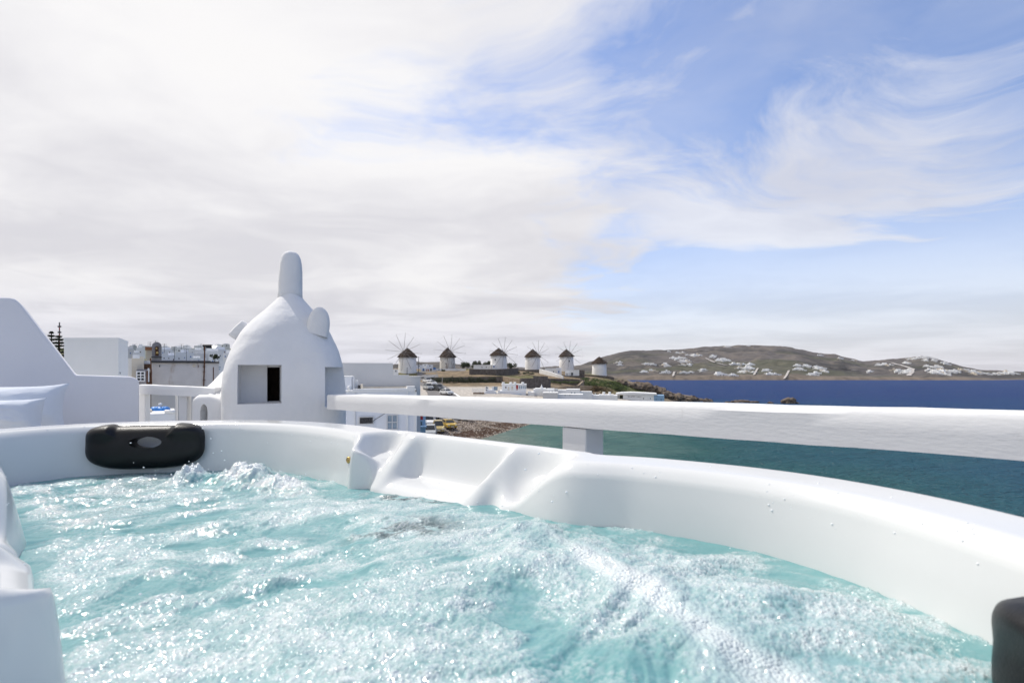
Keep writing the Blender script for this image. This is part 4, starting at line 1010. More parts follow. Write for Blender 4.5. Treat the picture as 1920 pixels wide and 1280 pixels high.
# yard below the short railing
yd = Bld('yard_roof', 'low cream-white roof slab seen under the short railing', 'roof', 295, 8, H-3)
yd.box('slab', 262, 332, 775, None, 'house', 0, 1.2, bevel=.02); yd.box('kerb', 262, 285, 768, 775, 'cream', .35, .9, bevel=.02)
brl = thing('blue_barrel', 'bright blue plastic barrel lying on the low roof under the short railing', 'barrel', W(300.5, 771.5, 8.6))
mb = MB(); r_ = .088
mb.lathe([(r_*.8, -.13), (r_*.97, -.12), (r_, -.09), (r_, -.05), (r_*1.04, -.045), (r_*1.04, -.035), (r_, -.03), (r_, .05), (r_*1.04, .055), (r_*1.04, .065), (r_, .07), (r_, .10), (r_*.9, .125), (r_*.6, .13)], 24)
o = mb.build('drum', M['bluebarrel'], brl, smooth=True); o.rotation_euler = (0, math.radians(90), math.radians(8))
mb = MB(); mb.tube((-.02, 0, .12), (.02, 0, .135), .02, n=10); o = mb.build('bung', M['house'], brl)
lg = MB(); lg.path([W(271.5, 749, 8.7), W(274, 757, 8.6), W(277, 766, 8.5), W(279, 769, 8.45)], .016, 8)
o = lg.build('timber_prop', M['brown']); tag(o, 'short dark timber prop leaning by the blue barrel', 'timber')
o = MB().tube(W(310, 771, 8.1), W(330, 772, 8.1), .03, n=10).build('rolled_mat', M['house'], smooth=True); tag(o, 'white rolled mat lying on the low roof beside the barrel', 'mat')

# ------------------------------------------------------------------ the white house beyond the chimney
wh = Bld('stepped_house', 'large flat-roofed white house with stepped grey gable wall beyond the chimney', 'house', 715, 22, 1.2)
wh.box('gable_wall', 600, 737, 680.5, None, 'house_grey', 3.0, 3.5); wh.box('gable_step', 737, 768, 703, None, 'house_grey', 3.0, 3.5)
wh.box('gable_end', 768, 789.5, 706.5, None, 'house_grey', 2.96, 3.54); wh.box('gable_coping', 767, 790, 705.2, 706.5, 'house', 2.9, 3.6)
wh.box('facade', 600, 782, 734, None, 'house_blue', 0, 3.0)
wh.box('roof_slab', 600, 783, 731.5, 734, 'house', -.06, 3.0)
wh.box('parapet', 662, 766, 728.5, 731.5, 'house', -.03, .15); wh.box('back_parapet', 676, 778, 724.5, 731.0, 'cream', 2.6, 2.95)
wh.box('corner_block', 764, 779, 724.5, 731.5, 'house', -.04, .5); wh.box('stair_head', 643, 660, 706, 731.5, 'house_blue', .8, 2.4)
wh.box('stair_head_cap', 642, 660.6, 704.8, 706, 'house', .75, 2.45)
wh.box('pillar', 661.5, 665, 707, 731.5, 'house', 1.0, 1.3); wh.box('pillar', 666.5, 671, 712, 731.5, 'house', 1.2, 1.6)
wh.box('condenser', 671.5, 676, 722, 731.5, 'iron', 1.0, 1.4); wh.box('condenser', 676.5, 680.5, 720, 731.5, 'cream', .9, 1.3)
mb = MB(); mb.lathe([(.05, 0), (.075, .06), (.085, .12), (.06, .18), (.02, .21)], 14); o = mb.build('roof_vent', M['house'], wh.o, smooth=True); o.location = wh.P(656, 731, -.1)
wh.box('pilaster', 763.5, 766, 734, None, 'house', -.05, -.001); wh.box('corner_pier', 779.5, 782.6, 734, None, 'house', -.06, -.001)
wh.box('rain_pipe', 666.4, 667.2, 735, None, 'house_grey', -.06, -.005)
wh.win(675, 699, 781.5, 792.5, 'window', 0, 'house_grey', bars=7, t=.045)
wh.win(727, 744, 779, 804, 'blueglass', 0, 'house_grey', cols=2, rows=2, t=.05)
wh.win(684, 697, 850, 905, 'brown', 0, 'house', t=.05, name='door'); wh.win(727, 744, 840, 865, 'blueglass', 0, 'house_grey', cols=2, rows=2)
wh.tube('cable', [(728, 771, -.08), (715, 779, -.08), (703, 786, -.08), (700, 789, -.08)], .012, 'iron')
wh.box('wall_lamp', 780.4, 782, 731, 735, 'iron', -.1, -.02)
bs = Bld('blue_balcony_house', 'house with pale blue balcony and dark red shutters behind the white facade', 'house', 790, 48, 1.3)
bs.box('wall', 772, 798, 770, None, 'paleblue', .6, 5); bs.win(781.5, 793, 779, 787.5, 'red', .6, name='shutter'); bs.win(782, 792, 788, 797, 'window', .6, 'paleblue', t=.06)
bs.box('balcony_floor', 780, 800, 799, 801, 'paleblue', -.4, .59); bs.box('balcony_rail', 780, 800, 788.6, 789.6, 'paleblue', -.4, -.34)
for i in range(8): bs.box('baluster', 780.5+i*2.6, 781.1+i*2.6, 789.6, 799, 'paleblue', -.39, -.35)
for i, px in enumerate((785, 792)):
    pass

# ------------------------------------------------------------------ road, promenade and its walls
def strip(name, pts, w, m, lift=.05, parent=None, kind='structure'):
    pts = [Vector(p) for p in pts]; mb = MB(); V = []; fine = []
    for a, b in zip(pts[:-1], pts[1:]):
        for i in range(14): fine.append(a.lerp(b, i/14))
    fine.append(pts[-1])
    for i, p in enumerate(fine):
        q = fine[min(i+1, len(fine)-1)]-fine[max(i-1, 0)]; s = Vector((q.y, -q.x)).normalized()
        for k in range(7):
            x, y = p.x+s.x*w*(k/6-.5), p.y+s.y*w*(k/6-.5); V.append((x, y, ground(x, y)+lift))
    n = len(fine); fs = [(i*7+k, i*7+k+1, (i+1)*7+k+1, (i+1)*7+k) for i in range(n-1) for k in range(6)]
    mb.add(V, fs); o = mb.build(name, m, parent, smooth=True); tag(o, kind=kind); return o
strip('road', [(-15.5, 52), (-14.5, 70), (-14.2, 85), (-13.5, 100), (-15.5, 118), (-19, 136), (-25.5, 160), (-31, 185)], 7.0, M['asphalt'], .10)
def low_wall(name, label, pts, h, t, m, z_at=None, below=1.5):
    """free-standing wall along a line of ground points"""
    mb = MB(); fine = []
    pts = [Vector(p) for p in pts]
    for a, b in zip(pts[:-1], pts[1:]):
        for i in range(8): fine.append(a.lerp(b, i/8))
    fine.append(pts[-1]); V = []
    for i, p in enumerate(fine):
        q = fine[min(i+1, len(fine)-1)]-fine[max(i-1, 0)]; s = Vector((q.y, -q.x, 0)).normalized()*t/2
        zt = (p.z if len(p) > 2 and p.z else ground(p.x, p.y)+h); zb = ground(p.x, p.y)-below
        for sg in (-1, 1): V += [(p.x+s.x*sg, p.y+s.y*sg, zb), (p.x+s.x*sg, p.y+s.y*sg, zt)]
    n = len(fine); fs = []
    for i in range(n-1):
        a = i*4; b = a+4; fs += [(a, b, b+1, a+1), (a+1, b+1, b+3, a+3), (a+3, b+3, b+2, a+2)]
    fs += [(0, 1, 3, 2), ((n-1)*4, (n-1)*4+2, (n-1)*4+3, (n-1)*4+1)]
    mb.add(V, fs); o = mb.build(name, m); tag(o, label, 'wall')
    bm = bmesh.new(); bm.from_mesh(o.data); bmesh.ops.recalc_face_normals(bm, faces=bm.faces); bm.to_mesh(o.data); bm.free(); return o
def line_px(*pp): return [W(a, b, d) for a, b, d in pp]
low_wall('promenade_wall', 'pale concrete wall between the parked cars and the pebble beach', line_px((818, 808, 82), (829, 802.5, 88), (845, 797, 95), (862, 791.5, 103), (876, 787, 108)), 0, .5, M['concrete'])
low_wall('ramp_parapet', 'thin white parapet running down beside the cars on the ramp', line_px((803, 711, 172), (818, 719, 157), (835, 728, 143), (852, 737, 133), (870, 748, 120)), 0, .45, M['house'])
low_wall('stone_retaining_wall', 'long dark stone retaining wall overgrown with ivy left of the tan wall', line_px((806, 708, 166), (850, 707, 165), (900, 706, 164), (944, 705.5, 163)), 0, .8, M['stone'], below=3.5)
low_wall('tan_stone_wall', 'sunlit tan stone wall slanting down behind the rooftop bar', line_px((944, 705, 163), (958, 708, 158), (976, 711, 154)), 0, .8, M['stone_tan'], below=3.5)
low_wall('dark_stone_wall', 'tall dark stone wall behind the white café roofs', line_px((976, 709, 154), (1000, 709, 156), (1001, 705, 156), (1026, 705, 158), (1027, 709.5, 158), (1030, 710, 160)), 0, .9, M['stone'], below=4.5)
low_wall('terrace_stone_wall', 'low stone terrace wall above the green bank', line_px((1030, 709.5, 170), (1060, 710, 172), (1086, 711, 172), (1094, 711.5, 170)), 0, .7, M['stone'], below=1.2)
low_wall('mill_terrace_wall', 'stone terrace wall under the third windmill from the left', line_px((880, 691.5, 178), (900, 692, 178), (930, 692, 177), (952, 691, 179), (970, 690.5, 184)), 0, 1.0, M['stone'], below=1.3)
low_wall('mill_base_wall', 'dark stone footing under the fourth windmill from the left', line_px((969, 692.5, 200), (990, 693, 198), (1012, 692.5, 198)), 0, 1.0, M['stone'], below=1.0)
low_wall('sloping_parapet', 'white sloping parapet running down right of the fourth windmill', line_px((1012, 691.5, 196), (1030, 696, 190), (1045, 701.5, 186), (1056, 705, 184)), 0, .5, M['house'], below=1.2)
low_wall('headland_wall', 'dark stone edge below the rightmost windmill', line_px((1095, 702, 205), (1120, 703.5, 203), (1140, 704.5, 201), (1151, 707, 200)), 0, .8, M['stone'], below=2.2)
low_wall('lower_stone_wall', 'brown stone wall at the foot of the green bank', line_px((1030, 727, 160), (1060, 724.5, 162), (1084, 722, 164), (1093, 714, 168)), 0, .6, M['stone_tan'], below=1.4)
low_wall('shed_stone_wall', 'square brown stone wall beside the dry shrub', line_px((1088, 723, 160), (1100, 723, 160), (1112, 723.5, 160)), 0, .6, M['stone_tan'], below=3.0)
# ------------------------------------------------------------------ windmills
def windmill(px, py, d, wpx, eave, apex, yaw, rad, label, m='millwhite', seed=1, windows=(), hub_dz=1.1, broken=False, worn=False):
    base = W(px, py, d); s = d/F; R = wpx*s/2; he = (py-eave)*s; ha = (py-apex)*s
    t = thing('windmill', label, 'windmill', base, 0, 'row of thatched windmills on the hill')
    mb = MB(); mb.lathe([(R*1.04, -1.5), (R*1.03, 0), (R*.995, he*.5), (R*.96, he*.98), (R*.5, he+.05)], 40); mb.build('tower', M[m], t, smooth=True)
    # thatch: shaggy cone in overlapping courses
    mb = MB(); r = random.Random(seed); n = 44; V = []; prof = []
    courses = 7
    for c in range(courses):
        f0 = c/courses; f1 = (c+1)/courses
        r0 = R*1.10*(1-f0)**.86+.05; r1 = R*1.10*(1-f1)**.86+.05
        prof += [(r0+.12, he-.25+(ha-he+.25)*f0-.10), (r1+.02, he-.25+(ha-he+.25)*f1-.02)]
    rng = random.Random(seed); K = len(prof)
    for j, (rr, z) in enumerate(prof):
        for i in range(n):
            a = 2*math.pi*i/n; jj = rng.uniform(-.09, .10) if j % 2 == 0 else rng.uniform(-.03, .03)
            drop = rng.uniform(-.32, .05) if j == 0 else rng.uniform(-.07, .04)
            V.append(((rr+jj)*math.cos(a), (rr+jj)*math.sin(a), z+drop))
    mb.add(V, [(j*n+i, j*n+(i+1) % n, (j+1)*n+(i+1) % n, (j+1)*n+i) for j in range(K-1) for i in range(n)]+[tuple((K-1)*n+i for i in range(n)), tuple(range(n-1, -1, -1))])
    mb.build('thatched_roof', M['thatch'], t)
    mb = MB(); mb.lathe([(.36, ha-.30), (.42, ha-.18), (.28, ha+.02), (.10, ha+.14)], 12); mb.build('roof_cap', M['stonegrey'], t)
    ax = Vector((math.sin(yaw), -math.cos(yaw), 0)); sx = Vector((math.cos(yaw), math.sin(yaw), 0)); up = Vector((0, 0, 1))
    hz = he+hub_dz; hub = ax*(R+1.2)+up*hz
    mb = MB(); mb.tube(ax*.2+up*(hz+.12), ax*(R+3.6)+up*(hz-.25), .17, .07, 8); mb.build('axle', M['spoke'], t)
    mb = MB(); mb.tube(hub-ax*.25, hub+ax*.25, .30, .26, 12); mb.build('hub', M['brown'], t)
    tips = []; N = 12; off = math.radians(rng.uniform(-6, 6)+2)
    for i in range(N):
        a = off+2*math.pi*i/N; dr = sx*math.sin(a)+up*math.cos(a)
        L = rad*(1 if not broken else (0.0, .35, .55, .3)[i % 4])
        if L <= 0: continue
        tip = hub+dr*L*rng.uniform(.97, 1.02); tips.append(tip)
        mb = MB(); mb.tube(hub, tip, .07, .045, 6); mb.build('spoke', M['spoke'], t)
    if not broken:
        tipw = hub+ax*2.6
        mb = MB()
        for i in range(N):
            a, b = tips[i], tips[(i+1) % N]; mid = (a+b)/2-(a+b-2*hub).normalized()*.12; mb.tube(a, mid, .009, n=4, caps=False); mb.tube(mid, b, .009, n=4, caps=False)
        mb.build('rim_rope', M['spoke'], t)
        mb = MB()
        for i in range(N): mb.tube(tipw, hub+(tips[i]-hub)*.96, .006, n=4, caps=False)
        mb.build('stay_ropes', M['spoke'], t)
    for (wx, wy, ww, wh_) in windows:
        p = W(wx, wy, d)-base; xx = p.x; yy = -math.sqrt(max(.01, (R*1.0)**2-xx*xx)); ang = math.atan2(yy, xx)+math.pi/2
        mb = MB(); w_, h_ = ww*s, wh_*s; mb.box(-w_/2, w_/2, -.06, .35, -h_/2, h_/2); o = mb.build('window', M['window'], t); o.location = (xx, yy, p.z); o.rotation_euler = (0, 0, ang)
    return t
windmill(764, 698, 180, 33, 667, 652.5, math.radians(-6), 6.4, 'leftmost windmill, whitewashed with brown thatch and twelve bare spokes', seed=1, hub_dz=1.25)
windmill(839, 693, 209, 28.5, 667.5, 651.5, math.radians(22), 6.7, 'second windmill from the left, its whitewash patchy and worn', 'millworn', 2, ((838, 682, 1.6, 2.4),), hub_dz=1.7)
windmill(935, 692, 188, 30.5, 664, 652.5, math.radians(27), 5.7, 'third windmill from the left, on a stone terrace with a small blue-framed window', 'millwhite', 3, ((929, 674.5, 2.0, 3.2), (929.2, 686, 2.4, 3.2)), hub_dz=.4)
windmill(998.7, 693.5, 209, 28, 667, 654.5, math.radians(29), 5.8, 'fourth windmill from the left, between the terrace wall and the sloping parapet', 'millwhite', 4, (), hub_dz=.3)
windmill(1062, 695.5, 221, 26.5, 666.5, 654.5, math.radians(10), 6.1, 'fifth windmill from the left, above the small white cottages', 'millwhite', 5, ((1066, 677, 1.8, 2.8),), hub_dz=.1)
windmill(1123.7, 704, 213, 27, 679.5, 668.5, math.radians(30), 4.5, 'rightmost windmill, lower down the slope and without its sails', 'millwhite', 6, (), hub_dz=.2, broken=True)

# ------------------------------------------------------------------ buildings round the mills
b = Bld('painted_shop', 'low white building with blue windows and painted signs between the first two windmills', 'building', 822, 188, W(822, 701, 188).z-.6)
b.box('wall', 789, 818, 690, None, 'house_blue', 0, 5); b.box('wing', 818, 856, 691, None, 'house', .6, 5); b.box('low_wall', 856, 874, 691.5, None, 'house', 1.2, 4)
b.win(792.5, 795.5, 690.8, 695.5, 'blue'); b.win(806.5, 809.5, 690.6, 695.0, 'window'); b.win(812.5, 817, 688.7, 692.6, 'blue', -.2, name='sign_board'); b.win(799.5, 801.2, 692, 696, 'red', name='poster'); b.win(802.4, 804.6, 692, 696, 'terracotta', name='poster')
b.win(822, 824.2, 691.8, 693.6, 'window', .6); b.win(827, 831, 691.8, 693.4, 'iron', .6, name='lettering_board')
b = Bld('mill_annex', 'low white annex at the foot of the third windmill', 'building', 906, 186, W(906, 692, 186).z-.5)
b.box('wall', 888, 921, 684.5, None, 'house', 0, 4); b.box('coping', 887.6, 921.4, 683.7, 684.5, 'house', -.1, 4.1); b.win(925, 927.4, 685.5, 688.5, 'blue', -1.6); b.win(903, 904.4, 687.5, 689.0, 'window'); b.win(911, 912.4, 687.5, 689, 'window')
b.box('door_porch', 922.5, 930, 684.2, None, 'house', -1.6, -.4)
b = Bld('white_cottage', 'white cottage with one dark window under the fifth windmill', 'cottage', 1037, 200, W(1040, 702, 200).z-.8)
b.box('wall', 1022, 1043, 690.2, None, 'house', 0, 5); b.box('gable', 1043, 1053, 689.2, None, 'house_blue', -.4, 5); b.win(1037, 1038.5, 695.5, 697.6, 'window'); b.win(1046.8, 1048.8, 694.5, 699, 'blue', -.4, name='door')
b = Bld('mill_cottage', 'white cottage with a rounded doorway beside a dark stone buttress', 'cottage', 1075, 196, W(1075, 706, 196).z-.8)
b.box('wall', 1060, 1086, 693.3, None, 'house', 0, 5); b.box('low_wing', 1059.5, 1068, 698.2, None, 'house', -.6, -.01); b.box('buttress', 1086, 1096, 693.8, None, 'stone', .2, 5); b.box('plinth', 1055, 1090, 704.2, None, 'stone', -1.2, -.61)
b.win(1071, 1074.6, 698.3, 703.6, 'window', 0, 'house', t=.1, name='door'); b.win(1062.3, 1063.8, 700.3, 703.6, 'window', -.6)
b = Bld('roadside_hut', 'small pale hut with a dark sign at the head of the ramp', 'hut', 806, 172, W(806, 714, 172).z-.8)
b.box('wall', 797, 813, 706.5, None, 'house_grey', 0, 3); b.box('roof', 789, 814, 705.2, 706.5, 'house', -.3, 3.2); b.win(806.5, 811, 709.5, 711.5, 'iron', name='sign_board')
for i, (px, p0, p1, d) in enumerate(((784.6, 698, 668, 178), (763.3, 702, 689, 172), (829.3, 722, 706, 158))):
    o = thing('utility_pole', ('tall utility pole right of the leftmost windmill', 'short dark post before the leftmost windmill', 'thin pale lamp post in front of the ivy wall')[i], 'pole', W(px, p0, d))
    h = (p0-p1)/F*d; mb = MB(); mb.tube((0, 0, -.4), (0, 0, h), .11, .08, 8); mb.build('pole', M['iron'] if i < 2 else M['concrete'], o)
    mb = MB(); mb.box(-.5, .5, -.05, .05, h-.35, h-.25) if i == 0 else mb.tube((0, 0, h-.1), (.25, -.1, h+.05), .06); mb.build('crossarm', M['iron'], o)
# far ridge houses and walls behind the first mills
for i, (px, py, w, h, d) in enumerate(((786, 684, 16, 5, 330), (797, 682.5, 10, 5, 340), (806, 683.5, 12, 4.5, 335), (738, 690, 9, 6, 240), (744, 693, 7, 5, 230))):
    b = Bld('ridge_house', 'small white house on the skyline behind the first windmills, '+{738: 'leftmost', 744: 'second from the left', 786: 'third from the left', 797: 'fourth from the left', 806: 'rightmost'}[px], 'house', px, d, H-(py+h-HOR)/F*d-4, 'houses on the skyline behind the mills'); b.box('wall', px-w/2, px+w/2, py, None, 'house', 0, 6); b.win(px-1, px+1, py+1.4, py+3, 'window')
bush('olive_tree', 'grey-green tree between the second and third windmills', 'tree', 876, 693, 205, 5.0, 3.0, M['leaf'], 900, .22, 11)
bush('olive_tree', 'taller dark olive tree just left of the third windmill annex', 'tree', 893, 692, 203, 4.4, 3.6, M['leaf'], 900, .22, 12)
bush('olive_tree', 'dark tree showing behind the annex of the third windmill', 'tree', 913, 690, 215, 4.4, 3.4, M['leaf'], 800, .22, 13)
bush('olive_tree', 'brownish tree right of the third windmill', 'tree', 959, 692, 205, 4.0, 3.1, M['leaf'], 800, .2, 14)
rr_ = random.Random(9)
for i, (px, py, d, w, h) in enumerate(((923, 702, 180, 2.2, 1.1), (948, 701, 181, 2.6, 1.0), (968, 698.5, 184, 2.4, .9), (985, 700, 184, 3.0, 1.0), (996, 701, 183, 3.0, .9), (832, 697.5, 186, 2.5, .8))):
    bush('scrub_bush', 'low dark scrub bush on the dry slope below the windmills, '+('fourth', 'fifth', 'sixth')[0]*0+{832: 'leftmost', 923: 'second from the left', 948: 'third from the left', 968: 'fourth from the left', 985: 'fifth from the left', 996: 'rightmost'}[px], 'bush', px, py, d, w, h, M['leaf'], 260, .14, 20+i, group='scrub bushes below the mills', trunk=False, blobs=5)
# ivy on the long wall and the green bank of the headland
bl = []
for i in range(46):
    p = W(808+i*3.0, 713+rr_.uniform(-3, 5), 163.2+rr_.uniform(-.5, .2)); bl.append(((p.x, p.y, p.z), (rr_.uniform(.5, 1.0), .5, rr_.uniform(.5, 1.0))))
o = leaf_cloud(bl, 5200, .13, 77).build('ivy', M['leaf']); tag(o, 'dark ivy covering the long stone retaining wall', 'ivy', kind='stuff')
bl = []
for i in range(85):
    f = rr_.random(); px = 1094+f*82+rr_.uniform(-4, 4); py = 711+f*16+rr_.uniform(-4, 9); d = 181+rr_.uniform(-6, 12); p = W(px, py, d); z = ground(p.x, p.y)
    bl.append(((p.x, p.y, max(z+.1, min(p.z, z+1.2))), (rr_.uniform(.7, 1.7), rr_.uniform(.7, 1.5), rr_.uniform(.4, .9))))
for i in range(18):
    px = 1034+i*3; p = W(px, 717+rr_.uniform(-2, 2), 168); bl.append(((p.x, p.y, p.z), (.8, .8, .45)))
o = leaf_cloud(bl, 9500, .16, 78).build('bank_plants', M['leaf_green']); tag(o, 'green ground cover over the headland bank', 'ground cover', kind='stuff')
bush('dry_shrub', 'dry brown shrub at the foot of the green bank', 'shrub', 1126, 741, 158, 6.2, 3.0, mat('dry_twigs', (.16, .115, .06), .95, .1, col2=(.07, .05, .03), vscale=1), 1500, .17, 31)
bush('yellow_shrub', 'small yellow-green shrub between the roof chimneys and tan wall', 'shrub', 949, 722, 152, 1.6, 1.5, mat('yellow_leaves', (.2, .2, .03), .9, .1, var=.4), 300, .12, 32)

# ------------------------------------------------------------------ cafés along the water
b = Bld('rooftop_bar', 'white rooftop bar with four round chimneys, a red door and a row of windows', 'building', 965, 135, W(965, 752, 135).z-2.5)
b.box('base', 937, 986, 732.5, None, 'house_blue', 0, 6); b.box('bar_wall', 941, 987, 721, 733, 'house', 2.0, 5.5); b.box('bar_roof', 940, 987.5, 719.6, 721, 'house', 1.9, 5.6)
for px in (943.5, 957.8, 965.3, 980):
    d = 138; mb = MB(); q = b.P(px, 720, 3); mb.lathe([(.34, 0), (.34, .42), (.40, .45), (.40, .56), (.22, .62)], 14, q.x, q.y); o = mb.build('round_chimney', M['house'], b.o, smooth=False); o.location.z = q.z-.05
b.win(967.5, 971.5, 721.6, 731, 'red', 2.0, name='door')
for i in range(4): b.win(973.2+i*3.4, 975.4+i*3.4, 723, 728.6, 'blueglass', 2.0, 'house', t=.06)
b.win(947, 949.5, 724.5, 727.5, 'brown', 2.0, name='alcove'); b.win(952, 955, 725, 732, 'cream', 2.0, name='alcove'); b.win(959, 962, 724, 732, 'cream', 2.0, name='alcove')
for py in (729.0, 730.8): b.box('terrace_rail', 941, 986, py, py+.5, 'house', .25, .35)
for i in range(10): b.box('rail_post', 941+i*5, 941.6+i*5, 728.6, 732.5, 'house', .24, .36)
b.box('canopy', 917, 935, 736.2, 738.2, 'house', -.6, 2.0); b.box('gate_pier', 934, 936.6, 731.5, None, 'house', -.7, -.2)
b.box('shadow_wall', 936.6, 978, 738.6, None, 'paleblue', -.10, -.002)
b = Bld('café_kitchen'.replace('é', 'e'), 'lilac-white block with a sloping roof left of the rooftop bar', 'building', 918, 133, W(918, 752, 133).z-2.5)
x = MB(); x.prism([(b.P(a, c).x, b.P(a, c).z) for a, c in ((907, 752), (930, 752), (930, 734), (923, 730.5), (915, 731), (908.5, 735))][::1], 0, 3.5); x.build('wall', M['house_blue'], b.o)
b.box('stack', 910, 916, 724.5, 735, 'house', .6, 1.4); b.win(911, 914.6, 725.5, 727.5, 'iron', .6, name='vent'); b.win(911, 913.5, 730, 731.6, 'iron', .6, name='vent')
b.box('pale_panel', 926, 933, 724.5, 731.5, 'blueglass', 1.2, 1.4); b.box('pillar', 922.5, 925.5, 724.5, 732, 'house', 1.0, 1.4)
b = Bld('white_fence', 'white open-railed fence on the dusty flat left of the rooftop bar', 'fence', 896, 131, W(896, 736, 131).z-.6)
for i in range(6): b.box('post', 885.5+i*4.4, 886.3+i*4.4, 728, 736, 'house', 0, .15)
for py in (729.2, 731.6, 734): b.box('rail', 885.5, 908.3, py, py+.7, 'house', -.05, -.005)
b.box('deck', 887, 908, 736, 738, 'brown', -.4, .8)
b = Bld('chapel', 'small white chapel with a pointed cap among the café roofs', 'chapel', 1012, 138, W(1012, 752, 138).z-2)
b.box('wall', 1000, 1026, 729.5, None, 'house', 0, 5); b.box('nave', 1003, 1024, 727.8, 729.5, 'house', .3, 4.7)
mb = MB(); q = b.P(1015.5, 728, 1); mb.lathe([(.42, 0), (.38, .25), (.22, .5), (.13, .8), (.03, 1.15)], 14, q.x, q.y); o = mb.build('pointed_cap', M['house'], b.o, smooth=True); o.location.z = q.z
b.win(1029, 1030.4, 733.4, 735, 'window', -.4); b.win(1034.4, 1036.4, 733.2, 735, 'window', -.4); b.box('side_room', 1026, 1040, 728.6, None, 'house', -.4, 4); b.box('roof_hut', 1041, 1046, 728.3, 735, 'house_grey', .6, 2)
for args in (('cafe_block', 'long low white terrace wall right of the rooftop bar', 990, 1002, 735.5, 136, 'house'), ('cafe_block', 'pale flat-roofed café block in front of the chapel', 1018, 1046, 736.6, 132, 'house_grey'), ('cafe_block', 'bluish flat-roofed block with small windows right of the chapel', 1046, 1093, 739.8, 133, 'house_blue')):
    nm, lab, x0, x1, py, d, m = args; b = Bld(nm, lab, 'building', (x0+x1)/2, d, W(x0, 752, d).z-2.5); b.box('wall', x0, x1, py, None, m, 0, 5); b.box('coping', x0-.4, x1+.4, py-.7, py, 'house', -.08, 5.08)
    if x0 == 1046:
        for px in (1059.5, 1068.5): b.win(px-.8, px+.8, 740.3, 741.6, 'window')
b = Bld('cafe_house', 'white two-window café house below the stone wall and the green bank', 'building', 1070, 140, W(1070, 752, 140).z-2.5)
b.box('wall', 1046, 1087, 730.8, None, 'house', 0, 5); b.box('roof_step', 1062, 1087.5, 729.4, 730.8, 'house', -.06, 5); b.win(1070.5, 1073, 734.8, 739, 'blueglass', 0, 'house', t=.08); b.win(1076.5, 1079, 734.8, 739, 'blueglass', 0, 'house', t=.08); b.box('annex', 1086, 1110, 733.6, None, 'house', 1.6, 5)
b = Bld('beach_bar', 'low white beach bar roof with two round chimneys', 'building', 1125, 142, W(1125, 756, 142).z-2)
b.box('wall', 1094, 1158, 741.0, None, 'house', 0, 5); b.box('roof', 1095, 1112, 739, 741, 'house', .3, 4); b.box('roof', 1123, 1151, 739.6, 741, 'house', .3, 4)
for px in (1132, 1143.2):
    mb = MB(); q = b.P(px, 740, 2); mb.lathe([(.36, 0), (.36, .72), (.40, .75), (.40, .86), (.25, .9)], 14, q.x, q.y); o = mb.build('round_chimney', M['house'], b.o); o.location.z = q.z-.05
mb = MB(); q = b.P(1116, 741, .5); mb.lathe([(.14, 0), (.14, .55), (.05, .62)], 8, q.x, q.y); o = mb.build('vent_pipe', M['house'], b.o); o.location.z = q.z
b = Bld('restaurant', 'long white seaside restaurant with faint lettering on its fascia and a blue end', 'restaurant', 1195, 150, W(1195, 757, 150).z-2)
b.box('wall', 1168, 1226, 740.2, None, 'house', 0, 6); b.box('blue_end', 1226, 1245, 740.6, None, 'paleblue', .05, 6)
x = MB(); V = [(b.P(a, c, -.3).x, b.P(a, c, -.3).z) for a, c in ((1154, 740.0), (1232, 740.0), (1231, 737.4), (1215, 736.6), (1185, 735.4), (1165, 736.2), (1154, 737.6))]; x.prism(V, -.3, 6); x.build('roof', M['house'], b.o)
b.box('post', 1154.5, 1156.4, 740, None, 'house', 0, .3); b.box('post', 1159.6, 1161, 740, None, 'house', 0, .3); b.box('dark_bay', 1156.4, 1168, 741, None, 'leaf_dark', .8, 1.0)
b.win(1206, 1207.2, 745.4, 748, 'iron', name='lamp'); b.win(1218.6, 1220, 745, 748.2, 'blueglass'); b.win(1229, 1231, 747.8, 748.8, 'window', .05); b.win(1238, 1240.2, 747.8, 748.8, 'window', .05)
def lettering(b, text, px0, px1, py0, py1, y, m, name):
    cu = bpy.data.curves.new(name, 'FONT'); cu.body = text; cu.size = 1; cu.extrude = .02; o = bpy.data.objects.new(name, cu); COL.objects.link(o)
    bpy.context.view_layer.update(); me = bpy.data.meshes.new_from_object(o.evaluated_get(bpy.context.evaluated_depsgraph_get())); bpy.data.objects.remove(o)
    co = [v.co for v in me.vertices]; x0 = min(c.x for c in co); x1 = max(c.x for c in co); y0 = min(c.y for c in co); y1 = max(c.y for c in co)
    bx = b._b(px0, px1, py0, py1, y, y); sx = (bx[1]-bx[0])/(x1-x0); sz = (bx[5]-bx[4])/(y1-y0)
    for v in me.vertices: v.co = (bx[0]+(v.co.x-x0)*sx, y-.03-v.co.z, bx[4]+(v.co.y-y0)*sz)
    me.materials.clear(); me.materials.append(M[m]); o = bpy.data.objects.new(name, me); COL.objects.link(o); o.parent = b.o
lettering(b, 'SEA SATIN', 1177, 1190.5, 741.6, 744.4, 0, 'stonegrey', 'lettering'); lettering(b, 'MARKET', 1193, 1203, 742.8, 744.4, 0, 'stonegrey', 'lettering')

